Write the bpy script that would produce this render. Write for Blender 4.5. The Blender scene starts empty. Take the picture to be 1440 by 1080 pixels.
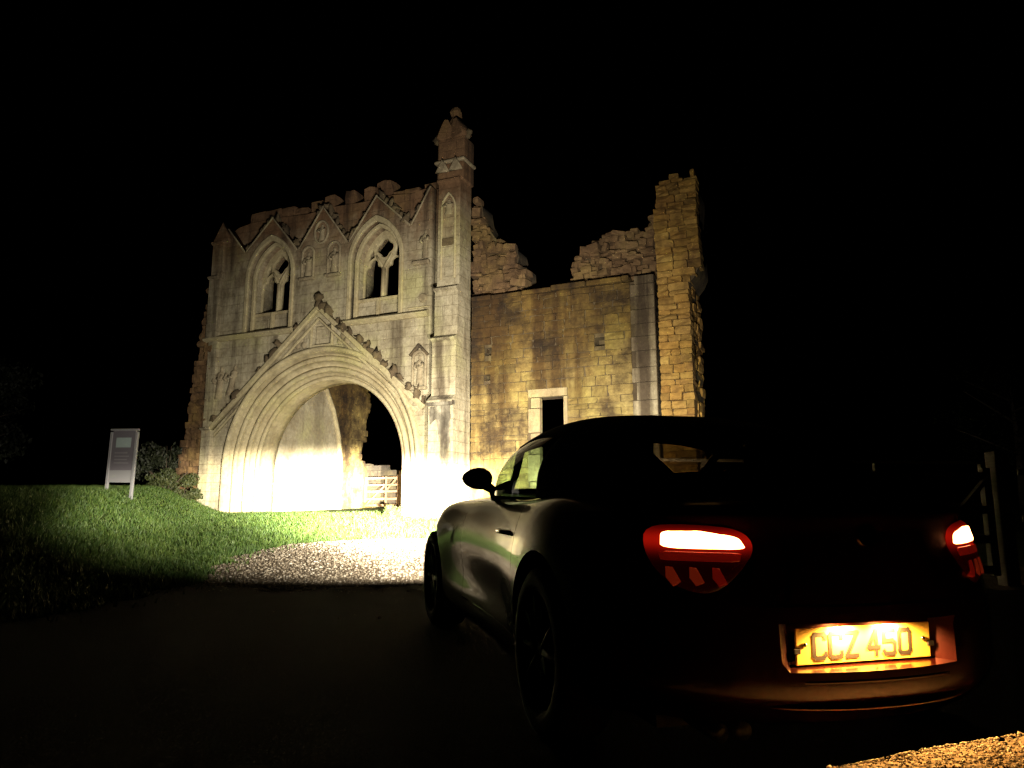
import bpy, bmesh, math, random
import numpy as np
from mathutils import Vector, Matrix, noise
from mathutils.bvhtree import BVHTree
random.seed(7); rng = np.random.default_rng(7)
R = math.radians
sc = bpy.context.scene
C = sc.collection

# ------------------------------------------------------------------ camera, sky, exposure
EYE = 0.83
cam_d = bpy.data.cameras.new('camera'); cam = bpy.data.objects.new('camera', cam_d); C.objects.link(cam)
cam.location = (0, 0, EYE); cam.rotation_euler = (R(90 + 10.14), 0, 0)
cam_d.sensor_width = 36; cam_d.lens = 27.25; cam_d.clip_start = 0.05; cam_d.clip_end = 3000
sc.camera = cam
w = bpy.data.worlds.new('World'); sc.world = w; w.use_nodes = True
wn = w.node_tree.nodes; bg = wn['Background']
sky = wn.new('ShaderNodeTexSky'); sky.sky_type = 'NISHITA'; sky.sun_disc = False
sky.sun_elevation = R(-6); sky.sun_rotation = R(200)
w.node_tree.links.new(sky.outputs[0], bg.inputs[0]); bg.inputs[1].default_value = 0.0006
sc.view_settings.view_transform = 'Standard'; sc.view_settings.look = 'None'
sc.view_settings.exposure = 0.0; sc.view_settings.gamma = 1.0; sc.view_settings.use_curve_mapping = False

# ------------------------------------------------------------------ materials
def mat(name, color=(.5, .5, .5), rough=.8, metal=0., **kw):
    m = bpy.data.materials.new(name); m.use_nodes = True
    b = m.node_tree.nodes['Principled BSDF']
    b.inputs['Base Color'].default_value = (*color, 1); b.inputs['Roughness'].default_value = rough
    b.inputs['Metallic'].default_value = metal
    for k, v in kw.items(): b.inputs[k].default_value = v
    return m

class NT:
    def __init__(s, m): s.m = m; s.t = m.node_tree; s.b = s.t.nodes.get('Principled BSDF')
    def n(s, typ, **kw):
        nd = s.t.nodes.new(typ)
        for k, v in kw.items():
            if hasattr(nd, k) and k not in nd.inputs: setattr(nd, k, v)
            else: nd.inputs[k].default_value = v
        return nd
    def l(s, a, b): s.t.links.new(a, b)
    def noise(s, vec, scale, detail=6, rough=.6):
        nd = s.n('ShaderNodeTexNoise'); nd.inputs['Scale'].default_value = scale
        nd.inputs['Detail'].default_value = detail; nd.inputs['Roughness'].default_value = rough
        s.l(vec, nd.inputs['Vector']); return nd.outputs['Fac']
    def ramp(s, fac, stops):
        nd = s.n('ShaderNodeValToRGB'); e = nd.color_ramp.elements
        while len(e) < len(stops): e.new(.5)
        for i, (p, c) in enumerate(stops): e[i].position = p; e[i].color = (*c, 1) if len(c) == 3 else c
        s.l(fac, nd.inputs[0]); return nd.outputs[0]
    def mix(s, a, b, fac, mode='MIX'):
        nd = s.n('ShaderNodeMix', data_type='RGBA', blend_type=mode)
        for sock, v in ((nd.inputs[0], fac), (nd.inputs[6], a), (nd.inputs[7], b)):
            if isinstance(v, (float, int)): sock.default_value = v
            elif isinstance(v, tuple): sock.default_value = (*v, 1)
            else: s.l(v, sock)
        return nd.outputs[2]
    def math(s, op, a, b=None, c=None, clamp=False):
        nd = s.n('ShaderNodeMath', operation=op); nd.use_clamp = clamp
        for i, v in enumerate((a, b, c)):
            if v is None: continue
            if isinstance(v, (float, int)): nd.inputs[i].default_value = v
            else: s.l(v, nd.inputs[i])
        return nd.outputs[0]
    def bump(s, h, strength, dist, prev=None):
        nd = s.n('ShaderNodeBump'); nd.inputs['Strength'].default_value = strength; nd.inputs['Distance'].default_value = dist
        s.l(h, nd.inputs['Height'])
        if prev is not None: s.l(prev, nd.inputs['Normal'])
        return nd.outputs[0]
    def mapping(s, vec, scale=(1, 1, 1), rot=(0, 0, 0), loc=(0, 0, 0)):
        nd = s.n('ShaderNodeMapping'); nd.inputs['Scale'].default_value = scale
        nd.inputs['Rotation'].default_value = rot; nd.inputs['Location'].default_value = loc
        s.l(vec, nd.inputs['Vector']); return nd.outputs[0]

GH_ROT = R(-24)
def facade_vec(t):
    """world position turned into facade axes: x along wall, y into it, z up"""
    g = t.n('ShaderNodeNewGeometry')
    return t.mapping(g.outputs['Position'], rot=(0, 0, -GH_ROT))

def stone_mat(name, pale, mid, dark, joints=True, top_stain=0., streak=.3, obj_var=0., rough_bump=.02, pos=(.32, .5, .66), slo=.5, shi=.64, scol=(.17, .13, .11), sscale=1.5, ts=(10.3, 12.6), tcol=(.42, .25, .17)):
    m = mat(name, pale, .92); t = NT(m); v = facade_vec(t)
    c = t.ramp(t.noise(v, 1.1, 8, .68), [(pos[0], dark), (pos[1], mid), (pos[2], pale)])
    fine = t.noise(v, 9, 8, .7)
    c = t.mix(c, t.ramp(fine, [(.3, (.28, .25, .2)), (.62, (1, 1, 1))]), .5, 'MULTIPLY')
    c = t.mix(c, t.ramp(t.noise(v, .55, 5, .6), [(.5, (1, 1, 1)), (.66, (.86, .9, .55))]), .7, 'MULTIPLY')   # lichen
    # rain streaks run down the wall
    sv = t.mapping(v, scale=(sscale, sscale, .13*sscale/1.5))
    st = t.ramp(t.noise(sv, 1.0, 6, .62), [(slo, (0, 0, 0)), (shi, (1, 1, 1))])
    c = t.mix(c, t.mix(c, scol, 1.0, 'MULTIPLY'), t.math('MULTIPLY', st, streak))
    if top_stain:
        sep = t.n('ShaderNodeSeparateXYZ'); t.l(v, sep.inputs[0])
        hh = t.math('ADD', sep.outputs[2], t.math('MULTIPLY', t.noise(v, 1.6, 6, .7), 3.2))
        k = t.n('ShaderNodeMapRange'); k.inputs[1].default_value = ts[0]; k.inputs[2].default_value = ts[1]
        t.l(hh, k.inputs[0])
        c = t.mix(c, t.mix(c, tcol, 1.0, 'MULTIPLY'), t.math('MULTIPLY', k.outputs[0], top_stain))
    if obj_var:
        oi = t.n('ShaderNodeObjectInfo')
        c = t.mix(c, t.ramp(oi.outputs['Random'], [(0, (.5, .45, .36)), (.35, (1, .86, .62)), (.7, (1, .97, .9)), (1, (.78, .62, .42))]), obj_var, 'MULTIPLY')
    nrm = t.bump(fine, .9, rough_bump)
    nrm = t.bump(t.noise(v, 2.6, 4, .6), .8, rough_bump * 2.2, nrm)
    if joints:
        bv = t.mapping(v, rot=(R(90), 0, 0))
        # warp so joints are not ruler straight
        bt = t.n('ShaderNodeTexBrick'); t.l(bv, bt.inputs['Vector'])
        bt.inputs['Scale'].default_value = 1.0; bt.inputs['Brick Width'].default_value = .68; bt.inputs['Row Height'].default_value = .31
        bt.inputs['Mortar Size'].default_value = .012; bt.inputs['Mortar Smooth'].default_value = .4
        bt.inputs['Color1'].default_value = (1, 1, 1, 1); bt.inputs['Color2'].default_value = (.8, .79, .76, 1); bt.inputs['Mortar'].default_value = (.55, .5, .42, 1)
        c = t.mix(c, bt.outputs['Color'], .55, 'MULTIPLY')
        nrm = t.bump(t.math('SUBTRACT', 1., bt.outputs['Fac']), .6, .02, nrm)
    t.l(c, t.b.inputs['Base Color']); t.l(nrm, t.b.inputs['Normal'])
    return m

M = {}
M['pale'] = stone_mat('pale_limestone', (.55, .50, .375), (.45, .40, .285), (.27, .225, .145), top_stain=.95, streak=.8)
M['mould'] = stone_mat('moulded_limestone', (.55, .485, .325), (.48, .415, .26), (.36, .295, .17), joints=False, streak=.25, rough_bump=.012)
M['carved'] = stone_mat('carved_limestone', (.46, .40, .28), (.36, .30, .20), (.17, .13, .085), joints=False, streak=.45)
M['crocket'] = stone_mat('shade_dark_crocket_stone', (.20, .155, .09), (.13, .095, .055), (.06, .045, .03), joints=False, streak=.4)  # crocket colour darkened to carry the shadow on the carving
M['brown'] = stone_mat('brown_coursed_stone', (.52, .44, .20), (.34, .27, .11), (.095, .066, .028), joints=False, pos=(.38, .53, .70), streak=.9, obj_var=.5, slo=.45, shi=.60, scol=(.32, .23, .13), sscale=1.1, top_stain=.9, ts=(4.9, 7.8), tcol=(.38, .29, .15))
M['tower'] = stone_mat('ochre_tower_stone', (.56, .38, .13), (.42, .27, .08), (.20, .115, .04), joints=False, streak=.45, obj_var=.8)
M['rubble'] = stone_mat('dark_rubble_stone', (.30, .205, .11), (.20, .125, .065), (.085, .05, .03), joints=False, streak=.4, obj_var=.5)
M['mortar'] = stone_mat('lime_mortar', (.15, .11, .06), (.105, .075, .04), (.06, .042, .023), joints=False, streak=.5)
M['jamb'] = stone_mat('worn_jamb_stone', (.40, .33, .19), (.32, .25, .14), (.19, .145, .075), joints=False, streak=.6)
M['ashlar'] = stone_mat('stained_ashlar', (.50, .44, .31), (.41, .35, .23), (.25, .2, .12), joints=False, streak=.9, slo=.42, shi=.58, sscale=2.2, top_stain=.75, ts=(4.6, 7.6), tcol=(.3, .24, .2))
M['dark_stone'] = stone_mat('low_wall_stone', (.085, .065, .04), (.055, .042, .027), (.025, .02, .013), joints=False, streak=.4)  # darker brown stone tone for the low wall
M['lichen'] = stone_mat('lichened_stone', (.40, .37, .29), (.22, .20, .155), (.10, .09, .07), joints=False, streak=.85, slo=.40, shi=.58, sscale=4.)
M['plaster'] = stone_mat('passage_plaster', (.52, .47, .36), (.43, .38, .27), (.30, .25, .16), joints=False, streak=.3)

def simple_wood(name, a, b):
    m = mat(name, a, .85); t = NT(m); tc = t.n('ShaderNodeTexCoord')
    v = t.mapping(tc.outputs['Object'], scale=(3, 3, 26))
    f = t.noise(v, 2.0, 6, .6)
    t.l(t.ramp(f, [(.3, b), (.7, a)]), t.b.inputs['Base Color']); t.l(t.bump(f, .5, .004), t.b.inputs['Normal'])
    return m
M['wood'] = simple_wood('weathered_oak', (.22, .14, .075), (.12, .07, .035))
M['greywood'] = simple_wood('grey_fence_wood', (.26, .22, .17), (.15, .12, .09))

# ground
def ground_mat():
    m = mat('turf_soil', (.05, .08, .02), 1.0, **{'Specular IOR Level': .1}); t = NT(m); g = t.n('ShaderNodeNewGeometry'); v = g.outputs['Position']
    c = t.ramp(t.noise(v, 1.3, 8, .65), [(.3, (.028, .045, .012)), (.55, (.05, .085, .02)), (.75, (.09, .10, .035))])
    c = t.mix(c, t.ramp(t.noise(v, 30, 4, .7), [(.3, (.45, .45, .4)), (.7, (1.1, 1.1, 1.0))]), .7, 'MULTIPLY')
    t.l(c, t.b.inputs['Base Color']); t.l(t.bump(t.noise(v, 22, 5, .7), .9, .04), t.b.inputs['Normal']); return m
def gravel_mat():
    m = mat('gravel_bed', (.3, .25, .18), 1.0, **{'Specular IOR Level': .1}); t = NT(m); g = t.n('ShaderNodeNewGeometry'); v = g.outputs['Position']
    c = t.ramp(t.noise(v, .8, 8, .7), [(.3, (.10, .08, .06)), (.5, (.2, .16, .12)), (.7, (.3, .25, .19))])
    vo = t.n('ShaderNodeTexVoronoi'); vo.inputs['Scale'].default_value = 42; t.l(v, vo.inputs['Vector'])
    c = t.mix(c, t.ramp(vo.outputs['Color'], [(.1, (.45, .42, .38)), (.8, (1.15, 1.1, 1))]), .75, 'MULTIPLY')
    t.l(c, t.b.inputs['Base Color'])
    t.l(t.bump(t.math('SUBTRACT', 1., vo.outputs['Distance']), .9, .02), t.b.inputs['Normal']); return m
def pebble_mat():
    m = mat('gravel_stone', (.3, .25, .18), .9, **{'Specular IOR Level': .2}); t = NT(m); g = t.n('ShaderNodeNewGeometry')
    c = t.ramp(g.outputs['Random Per Island'], [(0, (.08, .065, .05)), (.4, (.21, .17, .125)), (.8, (.34, .29, .22)), (1, (.55, .5, .43))])
    t.l(c, t.b.inputs['Base Color']); return m
def leaf_mat(name, a, b, rough=.6):
    m = mat(name, a, rough); t = NT(m); g = t.n('ShaderNodeNewGeometry')
    c = t.ramp(g.outputs['Random Per Island'], [(0, a), (1, b)])
    c = t.mix(c, t.ramp(t.noise(g.outputs['Position'], 1.2, 4, .6), [(.35, (.55, .62, .5)), (.65, (1.15, 1.05, .9))]), .8, 'MULTIPLY')
    t.l(c, t.b.inputs['Base Color']); return m
def shade_tarmac_mat():  # near-black colour stands in for the unlit foreground
    m = mat('shade_tarmac', (.02, .02, .02), 1.0, **{'Specular IOR Level': .04}); t = NT(m); g_ = t.n('ShaderNodeNewGeometry'); v = g_.outputs['Position']
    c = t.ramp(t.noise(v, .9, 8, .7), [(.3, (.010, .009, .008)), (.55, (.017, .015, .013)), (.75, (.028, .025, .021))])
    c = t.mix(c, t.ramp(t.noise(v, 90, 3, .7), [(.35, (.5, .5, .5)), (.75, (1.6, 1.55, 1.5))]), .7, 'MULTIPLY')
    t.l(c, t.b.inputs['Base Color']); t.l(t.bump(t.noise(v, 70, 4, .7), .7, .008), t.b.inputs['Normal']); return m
M['shade_tarmac'] = shade_tarmac_mat()
M['ground'] = ground_mat(); M['gravel'] = gravel_mat(); M['pebble'] = pebble_mat()
M['grass'] = leaf_mat('grass_blade', (.036, .092, .014), (.105, .165, .034))
M['leaf'] = leaf_mat('dark_leaf', (.006, .010, .003), (.016, .022, .007))
M['shrub'] = leaf_mat('shrub_leaf', (.022, .036, .008), (.05, .058, .016))
M['bark'] = mat('bark', (.06, .045, .03), .95)

# car
M['paint'] = mat('dark_red_paint', (.035, .003, .002), .32, .6, **{'Coat Weight': 1.0, 'Coat Roughness': .03, 'Specular IOR Level': .35})
M['black'] = mat('black_plastic', (.012, .012, .012), .5)
M['fabric'] = mat('black_soft_top_cloth', (.006, .006, .006), .97, **{'Specular IOR Level': .15})
M['tyre'] = mat('tyre_rubber', (.012, .012, .012), .85)
M['alloy'] = mat('alloy_wheel', (.014, .014, .015), .6, .3)
M['chrome'] = mat('chrome', (.7, .7, .7), .08, 1.0)
M['leather'] = mat('dark_leather', (.012, .011, .010), .6)
def glass_mat(name, tint):
    m = bpy.data.materials.new(name); m.use_nodes = True; t = m.node_tree; t.nodes.clear()
    o = t.nodes.new('ShaderNodeOutputMaterial'); tr = t.nodes.new('ShaderNodeBsdfTransparent'); gl = t.nodes.new('ShaderNodeBsdfGlossy')
    tr.inputs[0].default_value = (*tint, 1); gl.inputs['Roughness'].default_value = .02
    lw = t.nodes.new('ShaderNodeLayerWeight'); lw.inputs[0].default_value = .5; pw = t.nodes.new('ShaderNodeMath'); pw.operation = 'POWER'; pw.inputs[1].default_value = 5
    fr = t.nodes.new('ShaderNodeMath'); fr.operation = 'MULTIPLY_ADD'; fr.inputs[1].default_value = .92; fr.inputs[2].default_value = .04; t.links.new(lw.outputs['Facing'], pw.inputs[0]); t.links.new(pw.outputs[0], fr.inputs[0]); mx = t.nodes.new('ShaderNodeMixShader')
    t.links.new(fr.outputs[0], mx.inputs[0]); t.links.new(tr.outputs[0], mx.inputs[1]); t.links.new(gl.outputs[0], mx.inputs[2]); t.links.new(mx.outputs[0], o.inputs[0]); return m
M['glass'] = glass_mat('car_glass', (.50, .62, .50))
M['rear_glass'] = glass_mat('tinted_rear_glass', (.10, .065, .05))
def emit_mat(name, col, s, base=(.1, .01, .01), rough=.15):
    m = mat(name, base, rough); b = m.node_tree.nodes['Principled BSDF']
    b.inputs['Emission Color'].default_value = (*col, 1); b.inputs['Emission Strength'].default_value = s; return m
M['strip'] = emit_mat('lit_tail_strip', (1, .30, .10), 22)
M['lens'] = emit_mat('red_tail_lens', (1, .02, .005), .02, (.10, .004, .003))
def lens_halo():
    m = emit_mat('halo_tail_lens', (1, .015, .004), .1, (.03, .001, .001)); t = NT(m); tc = t.n('ShaderNodeTexCoord'); sp = t.n('ShaderNodeSeparateXYZ'); t.l(tc.outputs['Object'], sp.inputs[0])
    d = t.math('DIVIDE', t.math('SUBTRACT', sp.outputs[2], .775), .032); e = t.math('EXPONENT', t.math('MULTIPLY', t.math('MULTIPLY', d, d), -1.))  # halo round the strip painted into the lens as fading emission
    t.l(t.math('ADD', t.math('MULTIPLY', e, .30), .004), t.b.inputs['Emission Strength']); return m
M['lens'] = lens_halo()
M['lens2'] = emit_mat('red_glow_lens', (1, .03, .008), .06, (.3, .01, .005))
M['chamber'] = emit_mat('reflector_chamber', (1, .07, .015), .07, (.4, .1, .05))
M['headlens'] = emit_mat('lit_headlamp_lens', (1, .93, .8), 6, (.8, .8, .8))
M['platelamp'] = emit_mat('lit_plate_lamp', (1, .75, .4), 8, (.8, .8, .8))
M['plate'] = mat('yellow_plate', (.85, .60, .12), .45)
M['ink'] = mat('plate_black', (.03, .025, .02), .5)
M['whitepaint'] = mat('white_painted_board', (.24, .24, .255), .6)
M['print_pale'] = mat('pale_print', (.30, .37, .37), .5)
M['print_grey'] = mat('grey_print', (.13, .12, .14), .6)
M['print_text'] = mat('faded_text_print', (.2, .19, .21), .6)

# ------------------------------------------------------------------ object helpers
def obj(name, me, m=None, parent=None, smooth=False):
    if isinstance(me, bmesh.types.BMesh):
        b = me; me = bpy.data.meshes.new(name); b.to_mesh(me); b.free()
    o = bpy.data.objects.new(name, me); C.objects.link(o)
    if m is not None and not me.materials: me.materials.append(M[m] if isinstance(m, str) else m)
    if parent is not None: o.parent = parent
    if smooth: me.polygons.foreach_set('use_smooth', [True] * len(me.polygons))
    return o
def empty(name, loc=(0, 0, 0), rz=0, label=None, cat=None, group=None):
    o = bpy.data.objects.new(name, None); C.objects.link(o); o.location = loc; o.rotation_euler = (0, 0, rz)
    o.empty_display_size = .2
    if label: tag(o, label, cat, group)
    return o
def tag(o, label=None, cat=None, group=None, kind=None):
    if label: o['label'] = label
    if cat: o['category'] = cat
    if group: o['group'] = group
    if kind: o['kind'] = kind
    return o
def box(bm, x0, x1, y0, y1, z0, z1, bev=0):
    vs = [bm.verts.new(p) for p in ((x0,y0,z0),(x1,y0,z0),(x1,y1,z0),(x0,y1,z0),(x0,y0,z1),(x1,y0,z1),(x1,y1,z1),(x0,y1,z1))]
    fs = [bm.faces.new([vs[i] for i in f]) for f in ((0,3,2,1),(4,5,6,7),(0,1,5,4),(1,2,6,5),(2,3,7,6),(3,0,4,7))]
    if bev:
        es = list({e for f in fs for e in f.edges})
        bmesh.ops.bevel(bm, geom=es, offset=bev, segments=2, affect='EDGES', profile=.5)
    return bm
def tube(bm, pts, rad, n=8):
    pts = [Vector(p) for p in pts]; rings = []
    if not hasattr(rad, '__len__'): rad = [rad] * len(pts)
    for i, p in enumerate(pts):
        d = (pts[min(i+1, len(pts)-1)] - pts[max(i-1, 0)]).normalized()
        a = d.orthogonal().normalized(); b = d.cross(a)
        if i and True:
            pa = rings[-1][1]; a = (pa - d * pa.dot(d)).normalized(); b = d.cross(a)
        rings.append(([bm.verts.new(p + (a*math.cos(2*math.pi*k/n) + b*math.sin(2*math.pi*k/n))*rad[i]) for k in range(n)], a))
    for i in range(len(rings)-1):
        A, B = rings[i][0], rings[i+1][0]
        for k in range(n): bm.faces.new((A[k], A[(k+1)%n], B[(k+1)%n], B[k]))
    bm.faces.new(rings[0][0][::-1]); bm.faces.new(rings[-1][0])
def prism(outlines, w0, w1, bev=0.):
    """filled (u,v) outlines with holes, from depth w0 to w1 -> mesh in (u,w,v) axes"""
    cu = bpy.data.curves.new('tmp', 'CURVE'); cu.dimensions = '2D'; cu.fill_mode = 'BOTH'
    cu.extrude = (w1 - w0) / 2 - bev; cu.bevel_depth = bev; cu.bevel_resolution = 0
    cu.offset = -bev
    for ol in outlines:
        s = cu.splines.new('POLY'); s.points.add(len(ol) - 1); s.use_cyclic_u = True
        for p, (a, b) in zip(s.points, ol): p.co = (a, b, 0, 1)
    o = bpy.data.objects.new('tmp', cu); C.objects.link(o)
    dg = bpy.context.evaluated_depsgraph_get(); me = bpy.data.meshes.new_from_object(o.evaluated_get(dg))
    bpy.data.objects.remove(o); bpy.data.curves.remove(cu)
    me.transform(Matrix(((1,0,0,0),(0,0,-1,(w0+w1)/2),(0,1,0,0),(0,0,0,1)))); me.materials.clear()
    return me
def boolean(me, cutters):
    o = bpy.data.objects.new('tmp', me); C.objects.link(o); cs = []
    for c in cutters:
        co = bpy.data.objects.new('cut', c); C.objects.link(co); cs.append(co)
        md = o.modifiers.new('b', 'BOOLEAN'); md.operation = 'DIFFERENCE'; md.object = co; md.solver = 'EXACT'
    dg = bpy.context.evaluated_depsgraph_get(); r = bpy.data.meshes.new_from_object(o.evaluated_get(dg))
    for x in [o] + cs: bpy.data.objects.remove(x)
    return r
def inpoly(x, y, P):
    c = False; j = len(P) - 1
    for i in range(len(P)):
        if (P[i][1] > y) != (P[j][1] > y) and x < (P[j][0]-P[i][0])*(y-P[i][1])/(P[j][1]-P[i][1]) + P[i][0]: c = not c
        j = i
    return c
def sstep(a, b, x): t = min(1, max(0, (x-a)/(b-a))); return t*t*(3-2*t)

# ------------------------------------------------------------------ ground
def g(x, y):
    z = .048 * (min(max(y, -30), 34) - 2.7)
    x0 = -3.8 - .306 * (max(y, 3) - 8)
    z += .86 * sstep(0, 2.7, x0 - x) * sstep(0, 6, y)
    # stony verge added behind the car, raised so its gravel catches the plate light
    s = -(x - 1.30) * -.292 - (y - 2.47) * .956          # metres behind the verge line
    z += .215 * sstep(-.14, .10, s) * sstep(.2, .75, x) * sstep(-2.5, .5, y) * (1 - sstep(4, 6, x)) * (1 + .25 * (x - 1.3) * (x < 2.6))
    z += .02 * noise.noise((x*.5, y*.5, 0)) * sstep(5, 9, y) + .006 * noise.noise((x*3, y*3, 1))
    return z
def sheet(name, xs, ys, m, dz=0., test=None, sink=None):
    bm = bmesh.new(); V = {}
    def v(i, j):
        if (i, j) not in V: V[i, j] = bm.verts.new((xs[i], ys[j], g(xs[i], ys[j]) + dz - (.05 if sink and sink(xs[i], ys[j]) else 0)))
        return V[i, j]
    for i in range(len(xs)-1):
        for j in range(len(ys)-1):
            if test and not test((xs[i]+xs[i+1])/2, (ys[j]+ys[j+1])/2): continue
            bm.faces.new((v(i,j), v(i+1,j), v(i+1,j+1), v(i,j+1)))
    return obj(name, bm, m, smooth=True)
fine = lambda a, b, st: list(np.arange(a, b, st))
xs = [-600, -200, -80, -45] + fine(-30, 14, .25) + [14, 20, 40, 80, 200, 600]
ys = [-60, -30, -15, -8] + fine(-4, 30, .25) + [30, 33, 36, 45, 80, 200, 600]
DRIVE = [(-3.05,8),(-3.45,9.4),(-3.7,10.9),(-3.6,12.3),(-3.2,13.3),(-2.5,13.85),(-1.5,14.05),(.5,13.9),(2.5,13.4),(4.6,12),(6.2,9),(6.6,5),(6.8,-4),(-4,-4),(-3.4,3)]
def in_drive(x, y):
    return inpoly(x + .22*noise.noise((x*1.7, y*1.7, 5)), y + .22*noise.noise((x*1.7, y*1.7, 9)), DRIVE)
gr = sheet('ground', xs, ys, 'ground', sink=lambda x, y: in_drive(x, y)); gr['kind'] = 'structure'
def verge(x, y): return x > .15 and -(x - 1.30) * -.292 - (y - 2.47) * .956 > -.24 + .08*noise.noise((x*4, y*4, 2))
def shade_road_zone(x, y): return in_drive(x, y) and y < 7.45 + .5*noise.noise((x*.8, y*.8, 4)) + .28*noise.noise((x*3, y*3, 6)) and not verge(x, y)
def gravel_zone(x, y): return in_drive(x, y) and not shade_road_zone(x, y)
gx, gy_ = fine(-4.2, 7.2, .11), fine(-4, 14.4, .11)
dv = sheet('gravel_drive', gx, gy_, 'gravel', .006, lambda x, y: in_drive(x, y) and (y > 6.8 or y < 3.6)); dv['kind'] = 'structure'
rd = sheet('shade_road', gx, gy_, 'shade_tarmac', .014, shade_road_zone); rd['kind'] = 'structure'  # dark sheet added over the drive to keep the unlit foreground black

def tri_mesh(name, V, F, m):
    me = bpy.data.meshes.new(name); k = F.shape[1]
    me.vertices.add(len(V)); me.vertices.foreach_set('co', V.astype(np.float32).ravel())
    me.loops.add(F.size); me.loops.foreach_set('vertex_index', F.astype(np.int32).ravel())
    me.polygons.add(len(F)); me.polygons.foreach_set('loop_start', np.arange(0, F.size, k, dtype=np.int32))
    me.update(calc_edges=True); me.validate()
    return obj(name, me, m)

# grass
def grow(regions, keep):
    P = []
    for (x0, x1, y0, y1, dens) in regions:
        n = int((x1-x0)*(y1-y0)*dens)
        for x, y in zip(rng.uniform(x0, x1, n), rng.uniform(y0, y1, n)):
            if keep(x, y): P.append((x, y, g(x, y)))
    return np.array(P)
def not_built(x, y):
    u = (x+2.3)*.9135 - (y-23)*.4067; ww_ = (x+2.3)*.4067 + (y-23)*.9135
    if -10 < u < -8.1 and ww_ > -.1: return False
    if -1.3 < u < 9 and ww_ > -.7: return False
    return True
def grass_ok(x, y):
    if x < -.66*y-3 or x > 4: return False
    if not not_built(x, y): return False
    if in_drive(x, y): return random.random() < .05 and not in_drive(x-.35, y+.1)
    return True
P = grow([(-9, -2.6, 5.5, 12, 1500), (-14, 4, 12, 17, 800), (-16, 4, 17, 27, 420)], grass_ok)
n = len(P); cl = np.array([noise.noise((p[0]*1.1, p[1]*1.1, 3)) for p in P])
cl2 = np.array([noise.noise((p[0]*5, p[1]*5, 8)) for p in P])
hgt = (.05 + .03*cl + .035*np.maximum(cl2, 0)) * rng.uniform(.5, 1.6, n) * np.where(cl2 < -.35, .45, 1); a = rng.uniform(0, 2*math.pi, n); wd = rng.uniform(.004, .008, n) * (1 + (P[:,1]-6)*.05)
lean = rng.normal(0, .45, (n, 2)) * hgt[:, None]
V = np.empty((n, 3, 3)); V[:, 0] = P; V[:, 1] = P; V[:, 2] = P
V[:, 0, 0] += np.cos(a)*wd; V[:, 0, 1] += np.sin(a)*wd; V[:, 1, 0] -= np.cos(a)*wd; V[:, 1, 1] -= np.sin(a)*wd
V[:, 2, :2] += lean; V[:, 2, 2] += hgt
go = tri_mesh('grass', V.reshape(-1, 3), np.arange(3*n).reshape(-1, 3), 'grass')
tag(go, 'short mown green grass on the bank and before the arch', 'grass', kind='stuff')

# loose gravel
OCT = np.array([(1,0,0),(-1,0,0),(0,1,0),(0,-1,0),(0,0,1),(0,0,-1)], float)
OF = np.array([(0,2,4),(2,1,4),(1,3,4),(3,0,4),(2,0,5),(1,2,5),(3,1,5),(0,3,5)])
P = grow([(-3.9, 2.5, 7, 14.2, 620), (.6, 2.4, 1.7, 2.75, 9000), (-3.6, 2.5, 5.5, 7.6, 14)], lambda x, y: in_drive(x, y) and (gravel_zone(x, y) or y > 5))
n = len(P); sz = rng.uniform(.006, .016, n) * np.where(rng.random(n) < .06, 1.8, 1) * np.where(P[:, 1] < 3, .32, 1)
an = rng.uniform(0, 6.28, n); ca, sa = np.cos(an), np.sin(an)
S = OCT[None] * (sz[:, None] * rng.uniform(.6, 1.4, (n, 3)) * np.array([1, 1, .7]))[:, None, :]
S += rng.normal(0, .15, S.shape) * sz[:, None, None]
X = S[..., 0]*ca[:, None] - S[..., 1]*sa[:, None]; Y = S[..., 0]*sa[:, None] + S[..., 1]*ca[:, None]
S[..., 0] = X; S[..., 1] = Y; S += P[:, None, :] + np.array([0, 0, .008])
gs = tri_mesh('gravel', S.reshape(-1, 3), (OF[None] + 6*np.arange(n)[:, None, None]).reshape(-1, 3), 'pebble')
tag(gs, 'loose pale gravel scattered over the drive', 'gravel', kind='stuff')

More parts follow.
